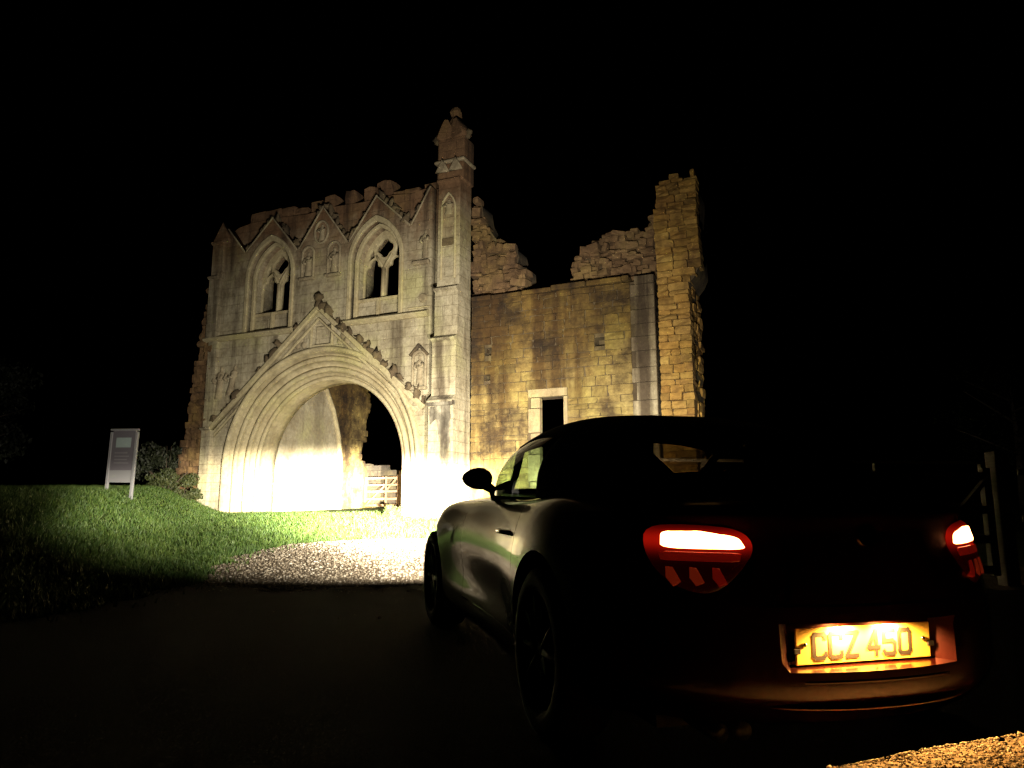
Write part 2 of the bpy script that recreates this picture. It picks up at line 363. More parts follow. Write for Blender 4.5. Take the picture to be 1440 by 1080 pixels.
# ------------------------------------------------------------------ masonry helpers
def stone_variant(seed):
    r = random.Random(seed); bm = bmesh.new(); bmesh.ops.create_cube(bm, size=1)
    bmesh.ops.subdivide_edges(bm, edges=bm.edges[:], cuts=1, use_grid_fill=True)
    for v in bm.verts:
        k = sum(abs(c) > .4 for c in v.co)
        v.co *= {3: .93, 2: .975, 1: 1.0, 0: 1}[k] if k else 1
        v.co += Vector((r.uniform(-.035, .035), r.uniform(-.06, .06), r.uniform(-.045, .045)))
    me = bpy.data.meshes.new('stone'); bm.to_mesh(me); bm.free(); return me
def stone_set(m):
    out = []
    for k in range(10):
        me = stone_variant(k); me.materials.append(M[m]); out.append(me)
    return out
def courses(poly, hmin, hmax, wmin, wmax, holes=(), seed=1):
    """stones (u,v,width,height) laid in courses that fill a polygon"""
    r = random.Random(seed); out = []
    v0 = min(p[1] for p in poly); v1 = max(p[1] for p in poly); v = v0
    while v < v1 - .05:
        h = min(r.uniform(hmin, hmax), v1 - v)
        vm = v + h/2
        cr = sorted(poly[j][0] + (vm-poly[j][1])/(poly[i][1]-poly[j][1])*(poly[i][0]-poly[j][0])
                    for i, j in ((i, i-1) for i in range(len(poly))) if (poly[i][1] > vm) != (poly[j][1] > vm))
        spans = list(zip(cr[::2], cr[1::2]))
        for (h0, h1, a, b) in holes:
            if a < v + h*.6 and b > v + h*.4:
                ns = []
                for s0, s1 in spans:
                    if h1 <= s0 or h0 >= s1: ns.append((s0, s1)); continue
                    if h0 > s0: ns.append((s0, h0))
                    if h1 < s1: ns.append((h1, s1))
                spans = ns
        for s0, s1 in spans:
            if s1 - s0 < .06: continue
            u = s0; L = [] 
            while u < s1 - 1e-4:
                wdt = r.uniform(wmin, wmax)
                if s1 - (u + wdt) < wmin*.6: wdt = s1 - u
                L.append((u, wdt)); u += wdt
            for u, wdt in L: out.append((u + wdt/2, vm, wdt, h))
        v += h
    return out
def lay(stones, variants, parent, w_front, depth, jit=.03, gap=.018, seed=3, tilt=.0):
    """stones as objects; returns them"""
    r = random.Random(seed); res = []
    for (u, v, wd, h) in stones:
        o = bpy.data.objects.new('stone', r.choice(variants)); C.objects.link(o); o.parent = parent
        o.location = (u, w_front + depth/2 + r.uniform(-jit, jit), v)
        o.scale = ((wd-gap) * r.choice((-1, 1)), depth, h-gap); o.rotation_euler = (r.uniform(-tilt, tilt), r.uniform(-tilt, tilt), r.uniform(-tilt, tilt))
        res.append(o)
    return res
def joined_stones(name, stones, m, parent, w_front, depth, jit, tilt, seed=5, scale=1.05):
    r = random.Random(seed); bm = bmesh.new()
    for (u, v, wd, h) in stones:
        me = stone_variant(r.randrange(50)); k = len(bm.verts); bm.from_mesh(me); bm.verts.ensure_lookup_table()
        mt = Matrix.Translation((u, w_front + depth/2 + r.uniform(-jit, jit), v)) @ Matrix.Rotation(r.uniform(-tilt, tilt), 4, 'Y') @ Matrix.Rotation(r.uniform(-tilt, tilt), 4, 'Z') @ Matrix.Diagonal((wd*scale, depth, h*scale, 1))
        bmesh.ops.transform(bm, matrix=mt, verts=bm.verts[k:]); bpy.data.meshes.remove(me)
    o = obj(name, bm, m, parent); o['kind'] = 'stuff'; return o
def ragged(poly, amp, step=.25, seed=0):
    r = random.Random(seed); out = []
    for i in range(len(poly)):
        a, b = Vector(poly[i]), Vector(poly[(i+1) % len(poly)]); L = (b-a).length; k = max(1, int(L/step))
        for j in range(k):
            p = a.lerp(b, j/k); out.append((p.x + r.uniform(-amp, amp), p.y + r.uniform(-amp, amp)))
    return out
def arc(cx, cy, r, a0, a1, n): return [(cx + r*math.cos(R(a0+(a1-a0)*i/n)), cy + r*math.sin(R(a0+(a1-a0)*i/n))) for i in range(n+1)]
def pointed(cx, hw, v0, vs, va, n=10):
    k = va-vs; rr = (hw*hw+k*k)/(2*hw); e = math.degrees(math.asin(min(1, k/rr)))
    rgt = [(cx+hw-rr + rr*math.cos(R(e*i/n)), vs + rr*math.sin(R(e*i/n))) for i in range(n+1)]
    if rr < hw: rgt = arc(cx, vs, hw, 0, 90, n)
    lft = [(2*cx-x, y) for x, y in rgt[:-1]][::-1]
    return [(cx+hw, v0)] + rgt + lft + [(cx-hw, v0)]
def bar(name, a, b, t, w0, w1, m, parent):
    """straight moulding from a to b (u,v), thickness t below the line, depth w0..w1"""
    a, b = Vector(a), Vector(b); d = (b-a).normalized(); nrm = Vector((d.y, -d.x))
    if nrm.y > 0: nrm = -nrm
    P = [a, b, b + nrm*t, a + nrm*t]
    return obj(name, prism([[(p.x, p.y) for p in P]], w0, w1, .02), m, parent)

# ------------------------------------------------------------------ gatehouse
ZB = .97
gh = empty('priory_gatehouse', (-2.3, 23, ZB), GH_ROT, 'ruined pale limestone gatehouse with carved gables over a wide round arch', 'gatehouse')
CX, CV = -4.3, 1.65
RO, RI = 3.78, 2.85
AX = (-6.62, -2.30)                                           # window axes
gab = [(-.25, 10.34), (-.33, 10.42), (-.95, 9.2), (-1.08, 9.2), (-2.34, 10.46), (-3.32, 9.0), (-3.48, 9.0), (-4.48, 10.46), (-5.40, 9.03), (-5.54, 9.03), (-6.64, 10.42), (-7.70, 9.3), (-7.86, 9.3), (-8.62, 10.3), (-9.0, 9.6)]
front = [(-9.0, -.8), (CX-RO, -.8)] + arc(CX, CV, RO, 180, 0, 40) + [(CX+RO, -.8), (-.25, -.8)] + gab
holes = [pointed(ax, .98, 6.33, 8.25, 9.62) for ax in AX]
holes.append([(-4.68, 5.60), (-3.92, 5.60), (-3.92, 6.28), (-4.68, 6.28)])
obj('front_wall', prism([front] + holes, 0, .30, .012), 'pale', gh)
# wall behind the gables, ragged along its top
top = [(.36, 10.35), (-.3, 10.40), (-.7, 10.5), (-1.2, 10.42), (-1.9, 10.5), (-3.2, 10.46), (-4.2, 10.5), (-5.4, 10.42), (-6.6, 10.5), (-7.9, 10.5), (-8.5, 10.4), (-9.0, 10.1)]
back = [(-9.0, -.8), (CX-RO+.12, -.8)] + arc(CX, CV, RO-.12, 180, 0, 40) + [(CX+RO-.12, -.8), (.36, -.8)] + top
bh = [pointed(ax, .80, 7.03, 8.2, 9.4) for ax in AX]
obj('upper_wall', prism([back] + bh, .302, 1.1, .012), 'pale', gh)
# battlement stumps
r_ = random.Random(4)
sv = stone_set('rubble'); pv = stone_set('pale')
for (u0, u1, v0, v1) in [(-8.0,-7.3,10.46,10.86),(-7.3,-6.6,10.44,10.83),(-6.6,-6.0,10.44,10.82),(-6.0,-5.5,10.4,10.72),(-5.35,-4.85,10.42,10.86),(-4.72,-4.3,10.45,10.95),(-3.86,-3.48,10.44,10.98),(-3.08,-2.62,10.44,10.93),(-2.62,-2.02,10.46,11.08),(-1.95,-1.5,10.42,10.62),(-1.5,-.9,10.44,10.6),(-.75,-.3,10.4,10.68)]:
    o = obj('merlon', r_.choice(pv), None, gh); o.location = ((u0+u1)/2, .66+r_.uniform(-.05,.05), (v0+v1)/2); o.scale = (u1-u0, .6, v1-v0+.04); o.rotation_euler = (0, r_.uniform(-.04,.04), r_.uniform(-.05,.05))
# string course either side of the arch gable
def string(u0, u1, v, parent=gh, h=.20, w0=-.24, w1=.0, m='mould'):
    ol = [(0, 0), (.0, h), (-.5*abs(w0), h), (w0, h*.62), (w0, h*.38), (w0*.4, 0)]
    bm = bmesh.new(); A = [bm.verts.new((u0, y, v+z)) for y, z in ol]; B = [bm.verts.new((u1, y, v+z)) for y, z in ol]; k = len(ol)
    for i in range(k): bm.faces.new((A[i], A[(i+1)%k], B[(i+1)%k], B[i]))
    bm.faces.new(A[::-1]); bm.faces.new(B); bmesh.ops.recalc_face_normals(bm, faces=bm.faces)
    return obj('string_course', bm, m, parent)
string(-9.3, -5.46, 6.10); string(-3.38, -.26, 6.10)

# arch orders: rolls and hollows stepping back
def sweep(profile, cx, cv, base, name, m, n=56):
    """profile (r, w) points swept up a jamb, round the arch and down"""
    path = [(math.pi, base), (math.pi, (base+cv)/2)] + [(math.pi*(1-i/n), None) for i in range(n+1)] + [(0, (base+cv)/2), (0, base)]
    bm = bmesh.new(); rows = []
    for a, vz in path:
        rows.append([bm.verts.new((cx + r*math.cos(a), w_, (cv + r*math.sin(a)) if vz is None else vz)) for r, w_ in profile])
    for A, B in zip(rows, rows[1:]):
        for i in range(len(profile)-1): bm.faces.new((A[i], A[i+1], B[i+1], B[i]))
    bmesh.ops.recalc_face_normals(bm, faces=bm.faces)
    return obj(name, bm, m, gh, smooth=True)
def roll(r, w_, rad, n=7, a0=-60, a1=240): return [(r + rad*math.cos(R(a0+(a1-a0)*i/n)), w_ - rad*math.sin(R(a0+(a1-a0)*i/n))) for i in range(n+1)]
sweep([(3.86, .02), (3.86, -.12), (3.79, -.17), (3.71, -.13), (3.68, .03), (3.66, .20), (3.60, .26), (3.57, .20)], CX, CV, -.7, 'hood_mould', 'mould')
sweep([(3.585, .24)] + roll(3.50, .13, .085) + [(3.41, .30), (3.36, .42), (3.29, .46), (3.24, .40)], CX, CV, -.7, 'arch_order', 'mould')
sweep([(3.25, .44)] + roll(3.17, .33, .09) + [(3.07, .50), (3.03, .62), (2.98, .66), (2.94, .60)], CX, CV, -.7, 'arch_order', 'mould')
sweep([(2.97, .64)] + roll(2.92, .56, .075) + [(2.88, .70), (2.86, .78), (2.84, 1.0), (2.84, 1.35), (3.1, 1.36)], CX, CV, -.7, 'arch_order', 'mould')

# arch gable with crockets, finial and plaque
AP = (-4.42, 6.95); FL = (-9.0, 2.95); FR = (-.30, 3.33)
bar('gable_coping', FL, AP, .16, -.17, 0, 'mould', gh); bar('gable_coping', (AP[0], AP[1]-.0), FR, .16, -.172, 0, 'mould', gh)
bar('gable_fillet', (FL[0]+.3, FL[1]-.12), (AP[0], AP[1]-.42), .09, -.08, 0, 'mould', gh); bar('gable_fillet', (AP[0], AP[1]-.42), (FR[0]-.3, FR[1]-.12), .09, -.082, 0, 'mould', gh)
def lump(seed, sub=2, amp=.28, elong=(1, 1, 1)):
    bm = bmesh.new(); bmesh.ops.create_icosphere(bm, subdivisions=sub, radius=.5)
    for v in bm.verts:
        q = v.co.copy(); v.co *= 1 + amp*2*noise.noise(q*3.1 + Vector((seed*7.3, seed, 0))); v.co = Vector((v.co.x*elong[0], v.co.y*elong[1], v.co.z*elong[2]))
    return bm
crk = []
for k in range(4):
    me = bpy.data.meshes.new('crocket'); b = lump(k, 2, .55, (1.1, .7, .9)); b.to_mesh(me); b.free(); me.materials.append(M['crocket']); me.polygons.foreach_set('use_smooth', [True]*len(me.polygons)); crk.append(me)
def crockets(a, b, n, size, w_, skip=0):
    a, b = Vector(a), Vector(b); d = (b-a).normalized(); up = Vector((-d.y, d.x)); up = up if up.y > 0 else -up
    for i in range(n):
        if r_.random() < skip: continue
        p = a.lerp(b, (i+.6+r_.uniform(-.25, .25))/n) + up*size*r_.uniform(.1, .3)
        o = obj('crocket', r_.choice(crk), None, gh); o.location = (p.x, w_, p.y); s = size*r_.uniform(.55, 1.3)
        o.scale = (s*r_.uniform(.8, 1.4), s*.8, s*r_.uniform(.7, 1.2)); o.rotation_euler = (r_.uniform(0, 6), r_.uniform(0, 6), r_.uniform(0, 6))
crockets(AP, FR, 15, .33, -.08, .1); crockets(AP, FL, 15, .24, -.08, .25)
bm = lump(9, 2, .4, (.36, .3, .34)); bmesh.ops.translate(bm, vec=(AP[0], -.1, AP[1]+.22), verts=bm.verts); tube(bm, [(AP[0], -.1, AP[1]-.1), (AP[0], -.1, AP[1]+.15)], [.13, .08])
obj('finial', bm, 'crocket', gh, smooth=True)
pl = obj('plaque', prism([[(-4.66, 5.62), (-3.94, 5.62), (-3.94, 6.26), (-4.66, 6.26)]], .16, .30, .01), 'pale', gh)
for (u0, u1, v0, v1) in [(-4.76,-4.68,5.52,6.30),(-3.92,-3.84,5.52,6.30),(-4.68,-3.92,5.52,5.60)]:
    b_ = bmesh.new(); box(b_, u0, u1, -.06, .02, v0, v1, .015); obj('plaque_frame', b_, 'mould', gh)
# trefoil carving either side of the plaque
for su in (-5.15, -3.45):
    b_ = bmesh.new()
    for dx, dz in ((0, .1), (-.13, -.08), (.13, -.08)):
        k = len(b_.verts); q = lump(int(su*7)+int(dx*50), 2, .08, (.22, .10, .22)); me = bpy.data.meshes.new('t'); q.to_mesh(me); q.free(); b_.from_mesh(me); b_.verts.ensure_lookup_table()
        bmesh.ops.translate(b_, vec=(su+dx, -.01, 5.72+dz), verts=b_.verts[k:])
    obj('trefoil_carving', b_, 'carved', gh, smooth=True)

# upper gables
for (a, b_, c_) in [((-3.40, 9.0), (-2.34, 10.46), (-1.0, 9.2)), ((-5.47, 9.03), (-4.48, 10.46), (-3.40, 9.0)), ((-7.78, 9.3), (-6.64, 10.42), (-5.47, 9.03))]:
    bar('gable_coping', a, b_, .07, -.035, 0, 'carved', gh); bar('gable_coping', b_, c_, .07, -.037, 0, 'carved', gh)
    crockets(b_, c_, 8, .25, .10, .15); crockets(b_, a, 8, .22, .10, .25)
bar('gable_coping', (-1.02, 9.2), (-.33, 10.40), .07, -.035, 0, 'carved', gh); crockets((-.33, 10.4), (-1.0, 9.2), 8, .24, .10, .2)
bar('gable_coping', (-8.62, 10.3), (-7.80, 9.3), .07, -.035, 0, 'carved', gh)
# windows: moulded surround, tracery with two lights, mullion, blind panel below
def window(ax):
    wd = empty('window', (0, 0, 0)); wd.parent = gh
    ring = [pointed(ax, 1.06, 6.30, 8.25, 9.74, 14), pointed(ax, .92, 6.30, 8.25, 9.52, 14)]
    o = obj('outer_moulding', prism([ring[0][:1] + ring[0][1:] + ring[1][::-1]], -.07, .05, .02), 'mould', wd)
    ring = [pointed(ax, .93, 6.36, 8.22, 9.53, 14), pointed(ax, .80, 6.36, 8.2, 9.40, 14)]
    obj('inner_moulding', prism([ring[0] + ring[1][::-1]], .16, .30, .018), 'mould', wd)
    T0 = .50; s = ax
    outer = pointed(s, .82, 7.0, 8.2, 9.42, 14)
    lights = []
    for sg in (-1, 1):
        c = s + sg*.42
        lo = [(c+.33, 7.0+.03), (c+.33, 8.02)] + arc(c+.20, 8.06, .13, 0, 100, 5) + arc(c, 8.28, .16, -10, 190, 8) + arc(c-.20, 8.06, .13, 80, 180, 5) + [(c-.33, 8.02), (c-.33, 7.03)]
        lights.append(lo)
    q = []
    for k in range(4): q += arc(s + .17*math.cos(R(90*k)), 8.80 + .17*math.sin(R(90*k)), .155, 90*k-75, 90*k+75, 6)
    eyes = [[(s+sg*.40, 8.52), (s+sg*.60, 8.42), (s+sg*.58, 8.66), (s+sg*.46, 8.86)] for sg in (-1, 1)]
    obj('tracery', prism([outer] + lights + [q] + eyes, T0, T0+.15, .02), 'mould', wd)
    b = bmesh.new(); tube(b, [(s, T0-.02, 7.02), (s, T0-.02, 8.1)], .075, 8); tube(b, [(s, T0-.02, 8.05), (s+.16, T0-.02, 8.33), (s+.3, T0-.02, 8.55)], [.06, .05, .04], 6); tube(b, [(s, T0-.02, 8.05), (s-.16, T0-.02, 8.33), (s-.3, T0-.02, 8.55)], [.06, .05, .04], 6)
    obj('mullion', b, 'mould', wd, smooth=True)
    b = bmesh.new(); box(b, s-.05, s+.05, .17, .30, 6.36, 7.0, .015); obj('panel_mullion', b, 'mould', wd)
    b = bmesh.new(); box(b, s-.82, s+.82, .24, .52, 6.93, 7.03, .02); obj('sill', b, 'mould', wd)
for ax in AX: window(ax)

# carved figures (weathered reliefs)
def figure(u, v, h, wd, w_=-.02, lean=0, seed=0, name='carved_figure'):
    bm = bmesh.new(); n_ = 12; rows = []
    prof = [(0, .42), (.08, .46), (.3, .36), (.5, .34), (.66, .42), (.76, .46), (.82, .30), (.85, .15), (.88, .17), (.93, .2), (.98, .13), (1.0, .03)]
    for zz, rr in prof:
        rr *= wd; rows.append([bm.verts.new((u + lean*zz + rr*math.cos(2*math.pi*k/n_)*(1+.2*noise.noise((zz*6, k, seed))), w_ + .6*rr*math.sin(2*math.pi*k/n_), v + zz*h)) for k in range(n_)])
    for A, B in zip(rows, rows[1:]):
        for k in range(n_): bm.faces.new((A[k], A[(k+1)%n_], B[(k+1)%n_], B[k]))
    tube(bm, [(u-wd*.4, w_-.02, v+h*.74), (u-wd*.5, w_-.1, v+h*.55), (u-wd*.05, w_-.2*wd-.06, v+h*.48)], [.06*h, .05*h, .045*h], 6)
    tube(bm, [(u+wd*.4, w_-.02, v+h*.74), (u+wd*.52, w_-.1, v+h*.58), (u+wd*.1, w_-.2*wd-.06, v+h*.62)], [.06*h, .05*h, .045*h], 6)
    bmesh.ops.recalc_face_normals(bm, faces=bm.faces)
    return obj(name, bm, 'carved', gh, smooth=True)
def niche(u, v0, v1, hw, gablet=True):
    outer = pointed(u, hw+.07, v0, v1-.2, v1); inner = pointed(u, hw, v0, v1-.22, v1-.07)
    obj('niche_frame', prism([outer + inner[::-1]], -.09, 0, .015), 'carved', gh)
    b = bmesh.new(); box(b, u-hw-.1, u+hw+.1, -.16, 0, v0-.1, v0, .03); obj('niche_bracket', b, 'carved', gh)
    if gablet:
        for sg in (-1, 1): bar('niche_gablet', (u, v1+.26), (u+sg*(hw+.14), v1-.08), .07, -.14+.002*sg, 0, 'crocket', gh)
figure(-4.98, 8.0, .85, .30, seed=1); figure(-3.92, 8.0, .88, .30, seed=2)
niche(-4.98, 7.95, 9.0, .2, False); niche(-3.92, 7.95, 9.02, .2, False)
figure(-4.47, 9.18, .58, .26, seed=3)
ves = [(-4.47 + .30*math.cos(R(a)), 9.48 + .42*math.sin(R(a))) for a in range(0, 360, 15)]; ves2 = [(-4.47 + .24*math.cos(R(a)), 9.48 + .36*math.sin(R(a))) for a in range(0, 360, 15)]
obj('oval_frame', prism([ves, ves2], -.09, 0, .012), 'carved', gh)
figure(-8.62, 4.05, 1.15, .34, lean=.1, seed=4); figure(-8.12, 4.15, 1.05, .32, lean=.22, seed=5)
figure(-.56, 3.98, .92, .26, seed=6); niche(-.56, 3.92, 5.0, .19)
# circular boss and ledge beside the buttress
b = bmesh.new(); bmesh.ops.create_cone(b, cap_ends=True, segments=16, radius1=.16, radius2=.12, depth=.08, matrix=Matrix.Translation((-.50, -.03, 6.72)) @ Matrix.Rotation(R(90), 4, 'X')); obj('round_boss', b, 'carved', gh)
b = bmesh.new(); box(b, -1.02, -.27, -.07, 0, 6.40, 6.42+.02, .008); obj('panel_edge', b, 'mould', gh)
b = bmesh.new(); box(b, -.85, -.25, -.16, 0, 7.78, 7.92, .04); obj('corbel', b, 'carved', gh)
figure(-.45, 8.0, .95, .24, seed=8)

# main buttress: stages with sloping set-offs
def stage(u0, u1, w_, v0, v1, w_next, name, m, parent, du=.0):
    """one buttress stage, its front at w_, sloping back to w_next at the top"""
    bm = bmesh.new(); s = min(.32, abs(w_-w_next)*1.6 + .04)
    pts = [(w_, v0), (w_, v1-s*.35), (w_-.11, v1-s*.35+.05), (w_-.11, v1-s*.35+.10), (w_next, v1+s*.75), (.12, v1+s*.75), (.12, v0)]
    A = [bm.verts.new((u0, y, z)) for y, z in pts]; B = [bm.verts.new((u1, y, z)) for y, z in pts]; k = len(pts)
    for i in range(k): bm.faces.new((A[i], A[(i+1)%k], B[(i+1)%k], B[i]))
    bm.faces.new(A[::-1]); bm.faces.new(B); bmesh.ops.recalc_face_normals(bm, faces=bm.faces)
    return obj(name, bm, m, parent)
stage(.30, 1.11, -.93, -.8, 3.28, -.80, 'buttress_stage', 'pale', gh)
stage(.31, 1.10, -.80, 3.29, 5.12, -.70, 'buttress_stage', 'pale', gh)
stage(.32, 1.09, -.70, 5.13, 6.66, -.60, 'buttress_stage', 'pale', gh)
stage(.33, 1.08, -.60, 6.67, 10.1, -.52, 'buttress_stage', 'pale', gh)
obj('lichened_face', prism([ragged([(.36, 2.6), (.55, 2.75), (.66, 2.35), (.72, 1.75), (.90, 1.6), (1.0, 2.1), (1.02, 3.14), (.36, 3.14)], .03, .15, 5)], -.945, -.90, .01), 'lichen', gh)
b = bmesh.new(); box(b, .28, 1.12, -1.03, -.80, 3.14, 3.30, .04); obj('broken_ledge', b, 'lichen', gh)
# shallow panel and gablet head on the top stage
obj('buttress_panel', prism([pointed(.70, .26, 7.0, 9.2, 9.75) + pointed(.70, .20, 7.0, 9.2, 9.66)[::-1]], -.66, -.59, .015), 'mould', gh)
b = bmesh.new(); box(b, .46, .94, -.65, -.59, 8.05, 8.28, .02); obj('buttress_band', b, 'crocket', gh)
figure(.70, 9.0, .5, .3, w_=-.62, seed=11, name='carved_head')
# pinnacle
pn = empty('pinnacle', (.72, -.25, 10.1)); pn.parent = gh
b = bmesh.new(); box(b, -.46, .46, -.36, .36, .0, .60, .04); obj('shaft', b, 'pale', pn)
for sg in (-1, 1):
    o = obj('gablet', prism([[(-.23, 0), (.23, 0), (.0, .44)]], -.12, .02, .03), 'carved', pn); o.location = (sg*.23, -.37, .30)
b = bmesh.new(); box(b, -.53, .52, -.44, .40, .60, .70, .04); obj('cornice', b, 'carved', pn)
b = bmesh.new(); box(b, -.46, .47, -.34, .34, .70, 1.44, .05); obj('upper_shaft', b, 'pale', pn)
for sg in (-1, 1):
    o = obj('gablet', prism([ragged([(-.33, 0), (.33, 0), (.22, .3), (.05, .66), (-.06, .66), (-.24, .3)], .03, .2, 3+sg)], -.2, .2, .02), 'pale', pn); o.location = (sg*.22, -.18, 1.42); o.rotation_euler = (0, 0, -sg*.35)
    o = obj('crocket', crk[1], None, pn); o.location = (sg*.54, -.25, 1.5); o.scale = (.22, .2, .28)
bm = bmesh.new(); rows = []
for zz, rr in [(1.4, .34), (1.8, .28), (2.05, .2), (2.25, .16), (2.42, .19), (2.55, .13), (2.62, .05)]:
    rows.append([bm.verts.new((rr*math.cos(2*math.pi*k/8)*(1+.6*noise.noise((zz*5, k*.9, 2))), rr*math.sin(2*math.pi*k/8), zz+.05*noise.noise((k, zz*3, 7)))) for k in range(8)])
for A, B in zip(rows, rows[1:]):
    for k in range(8): bm.faces.new((A[k], A[(k+1)%8], B[(k+1)%8], B[k]))
bm.faces.new(rows[-1]); obj('spirelet', bm, 'rubble', pn)
# left end buttress
stage(-9.12, -8.72, -.16, -.8, 3.0, -.13, 'buttress_stage', 'pale', gh)
stage(-9.11, -8.73, -.13, 3.01, 6.2, -.11, 'buttress_stage', 'pale', gh)
stage(-9.18, -8.74, -.22, 6.21, 8.4, -.16, 'buttress_stage', 'pale', gh)
stage(-9.18, -8.70, -.16, 8.41, 9.7, -.1, 'buttress_stage', 'pale', gh)
o = obj('gablet', prism([[(-9.22, 9.7), (-8.40, 9.7), (-8.75, 10.5)]], -.2, -.02, .02), 'pale', gh)
# broken masonry clinging to the left end
lp = [(-10.5, -.6), (-8.95, -.6), (-8.95, 8.2), (-9.35, 8.0), (-9.5, 6.6), (-9.8, 5.0), (-10.0, 3.2), (-10.3, 1.5)]
obj('rubble_core', prism([ragged([(p[0]+.06, p[1]) for p in lp], .04)], .35, 1.6), 'mortar', gh)
joined_stones('broken_masonry', courses(lp, .17, .30, .22, .45, seed=21), 'rubble', gh, -.08, .5, .10, .10)
# passage behind the arch: plastered left wall, ragged second bay, right wall
def wall_wv(name, poly, u0, u1, m):
    me = prism([poly], u0, u1, .01)          # (a=w, depth=u, v)
    me.transform(Matrix(((0,1,0,0),(1,0,0,0),(0,0,1,0),(0,0,0,1)))); me.flip_normals()
    return obj(name, me, m, gh)
rib = [(5.05, -.8), (5.05, 2.2), (4.85, 3.2), (4.45, 4.2), (3.8, 5.15), (3.1, 5.9)]
wall_wv('passage_wall', [(1.36, -.8)] + rib + [(1.36, 5.9)], -8.0, -7.12, 'plaster')
b = bmesh.new(); tube(b, [(-7.10, p[0], p[1]) for p in rib], .10, 8); obj('vault_rib', b, 'mould', gh, smooth=True)
far = [(5.0, -.8), (7.6, -.8), (7.7, .9), (7.1, 1.5), (6.9, 2.2), (6.45, 2.6), (6.5, 2.9), (6.95, 3.3), (6.8, 4.0), (7.15, 4.7), (6.9, 5.3), (6.5, 5.9), (3.2, 5.9), (4.0, 4.9), (4.7, 3.9), (5.0, 2.8)]
wall_wv('passage_core', ragged([(p[0]-.08, p[1]) for p in far], .05, .2), -8.0, -7.30, 'mortar')
b = joined_stones('ragged_passage_masonry', courses(far, .18, .30, .25, .5, seed=33), 'brown', gh, 0, .3, .05, .05)
b.data.transform(Matrix(((0,1,0,-7.47),(1,0,0,0),(0,0,1,0),(0,0,0,1)))); b.data.flip_normals()
wall_wv('passage_wall', [(1.36, -.8), (4.5, -.8), (4.3, 2.4), (3.6, 4.6), (2.2, 5.5), (1.36, 5.6)], -1.40, -.55, 'plaster')

# ------------------------------------------------------------------ ruined side wall with doorway
sw = empty('ruined_side_wall', (-2.3, 23, ZB), GH_ROT, 'stained brown coursed stone wall with dark doorway right of the gatehouse buttress', 'wall')
WP = [(1.12, -.7), (6.04, -.7), (6.04, 6.46), (1.12, 6.40)]
HO = [(2.96, 4.16, -.9, 3.62), (4.98, 5.26, 4.70, 4.95), (1.57, 1.78, 4.73, 4.97), (1.55, 1.76, 3.98, 4.24)]
st = courses(WP, .15, .31, .30, .72, HO, seed=8)
st.sort(key=lambda s: -(s[2]*s[3]) if s[1] > 1.2 else 1)
svb = stone_set('brown')
lay(st[:290], svb, sw, .12, .34, .018, .006, tilt=.008)
if st[290:]: joined_stones('hidden_stones', st[290:], 'brown', sw, .12, .34, .02, 0, scale=.95)
core_holes = [[(3.33, -.8), (4.04, -.8), (4.04, 3.36), (3.33, 3.36)]] + [[(a, c), (b, c), (b, d), (a, d)] for a, b, c, d in HO[1:]]
obj('mortar_core', prism([[(1.12, -.9), (3.02, -.9), (3.02, 3.45), (4.10, 3.45), (4.10, -.9), (6.72, -.9), (6.72, 6.44), (1.12, 6.38)]] + core_holes[1:], .165, 1.1), 'mortar', sw)
for i, (a, b_, c, d) in enumerate(HO[1:]):
    b = bmesh.new(); box(b, a, b_, .55, .6, c, d); obj('hole_back', b, 'mortar', sw)
dw = empty('doorway', (0, 0, 0)); dw.parent = sw
for (a, c, v0, v1) in [(2.97,3.33,-.7,.35),(3.02,3.33,.36,.98),(2.96,3.33,.99,1.75),(3.04,3.33,1.76,2.35),(2.97,3.33,2.36,3.05),(2.96,4.15,3.37,3.61),(3.05,3.33,3.06,3.36),(4.04,4.15,-.7,.6),(4.04,4.16,.61,1.5),(4.04,4.15,1.51,2.5),(4.04,4.16,2.51,3.36)]:
    b = bmesh.new(); box(b, a+.006, c, .10, .30, v0+.006, v1-.006, .012); obj('jamb_stone' if v1 < 3.5 else 'lintel', b, 'jamb', dw)
# pale ashlar strip at its right end
v = -.7; k = 0
while v < 6.4:
    h = r_.uniform(.34, .5); h = min(h, 6.56-v); a = 6.05 + (.12 if k % 2 else 0.0)
    b = bmesh.new(); box(b, a, 6.72, .05, .5, v+.005, v+h-.005, .012); obj('ashlar_block', b, 'ashlar', sw); v += h; k += 1
b = bmesh.new(); k = 0; u = 1.13
while u < 6.0:
    L = r_.uniform(.6, 1.1); L = min(L, 6.02-u); b = bmesh.new(); box(b, u+.01, u+L-.01, .02+r_.uniform(0, .05), .75, 6.41+.012*u, 6.52+.012*u+r_.uniform(0, .05), .03); o = obj('coping_stone', b, 'brown', sw); u += L
RL = [(.9, 6.5), (2.68, 6.55), (2.70, 7.4), (2.42, 7.5), (2.40, 8.15), (1.95, 8.25), (1.55, 8.6), (1.22, 9.3), (1.08, 9.9), (.9, 9.9)]
RR = [(4.15, 6.55), (6.72, 6.55), (6.72, 8.55), (6.4, 8.15), (5.6, 8.15), (4.75, 7.95), (4.25, 7.5)]
for nm, P_, sd in (('left', RL, 3), ('right', RR, 4)):
    obj('rubble_core', prism([ragged([(sum(q[0] for q in P_)/len(P_)*.06 + p[0]*.94, sum(q[1] for q in P_)/len(P_)*.06 + p[1]*.94) for p in P_], .05)], .75, 1.5), 'mortar', sw)
    joined_stones('rubble_masonry', [(u + r_.uniform(-.06, .06), v + r_.uniform(-.05, .05), a*r_.uniform(.8, 1.3), h*r_.uniform(.8, 1.4)) for u, v, a, h in courses(P_, .10, .24, .14, .38, seed=sd)], 'rubble', sw, .55, .45, .13, .24, seed=sd, scale=.96)

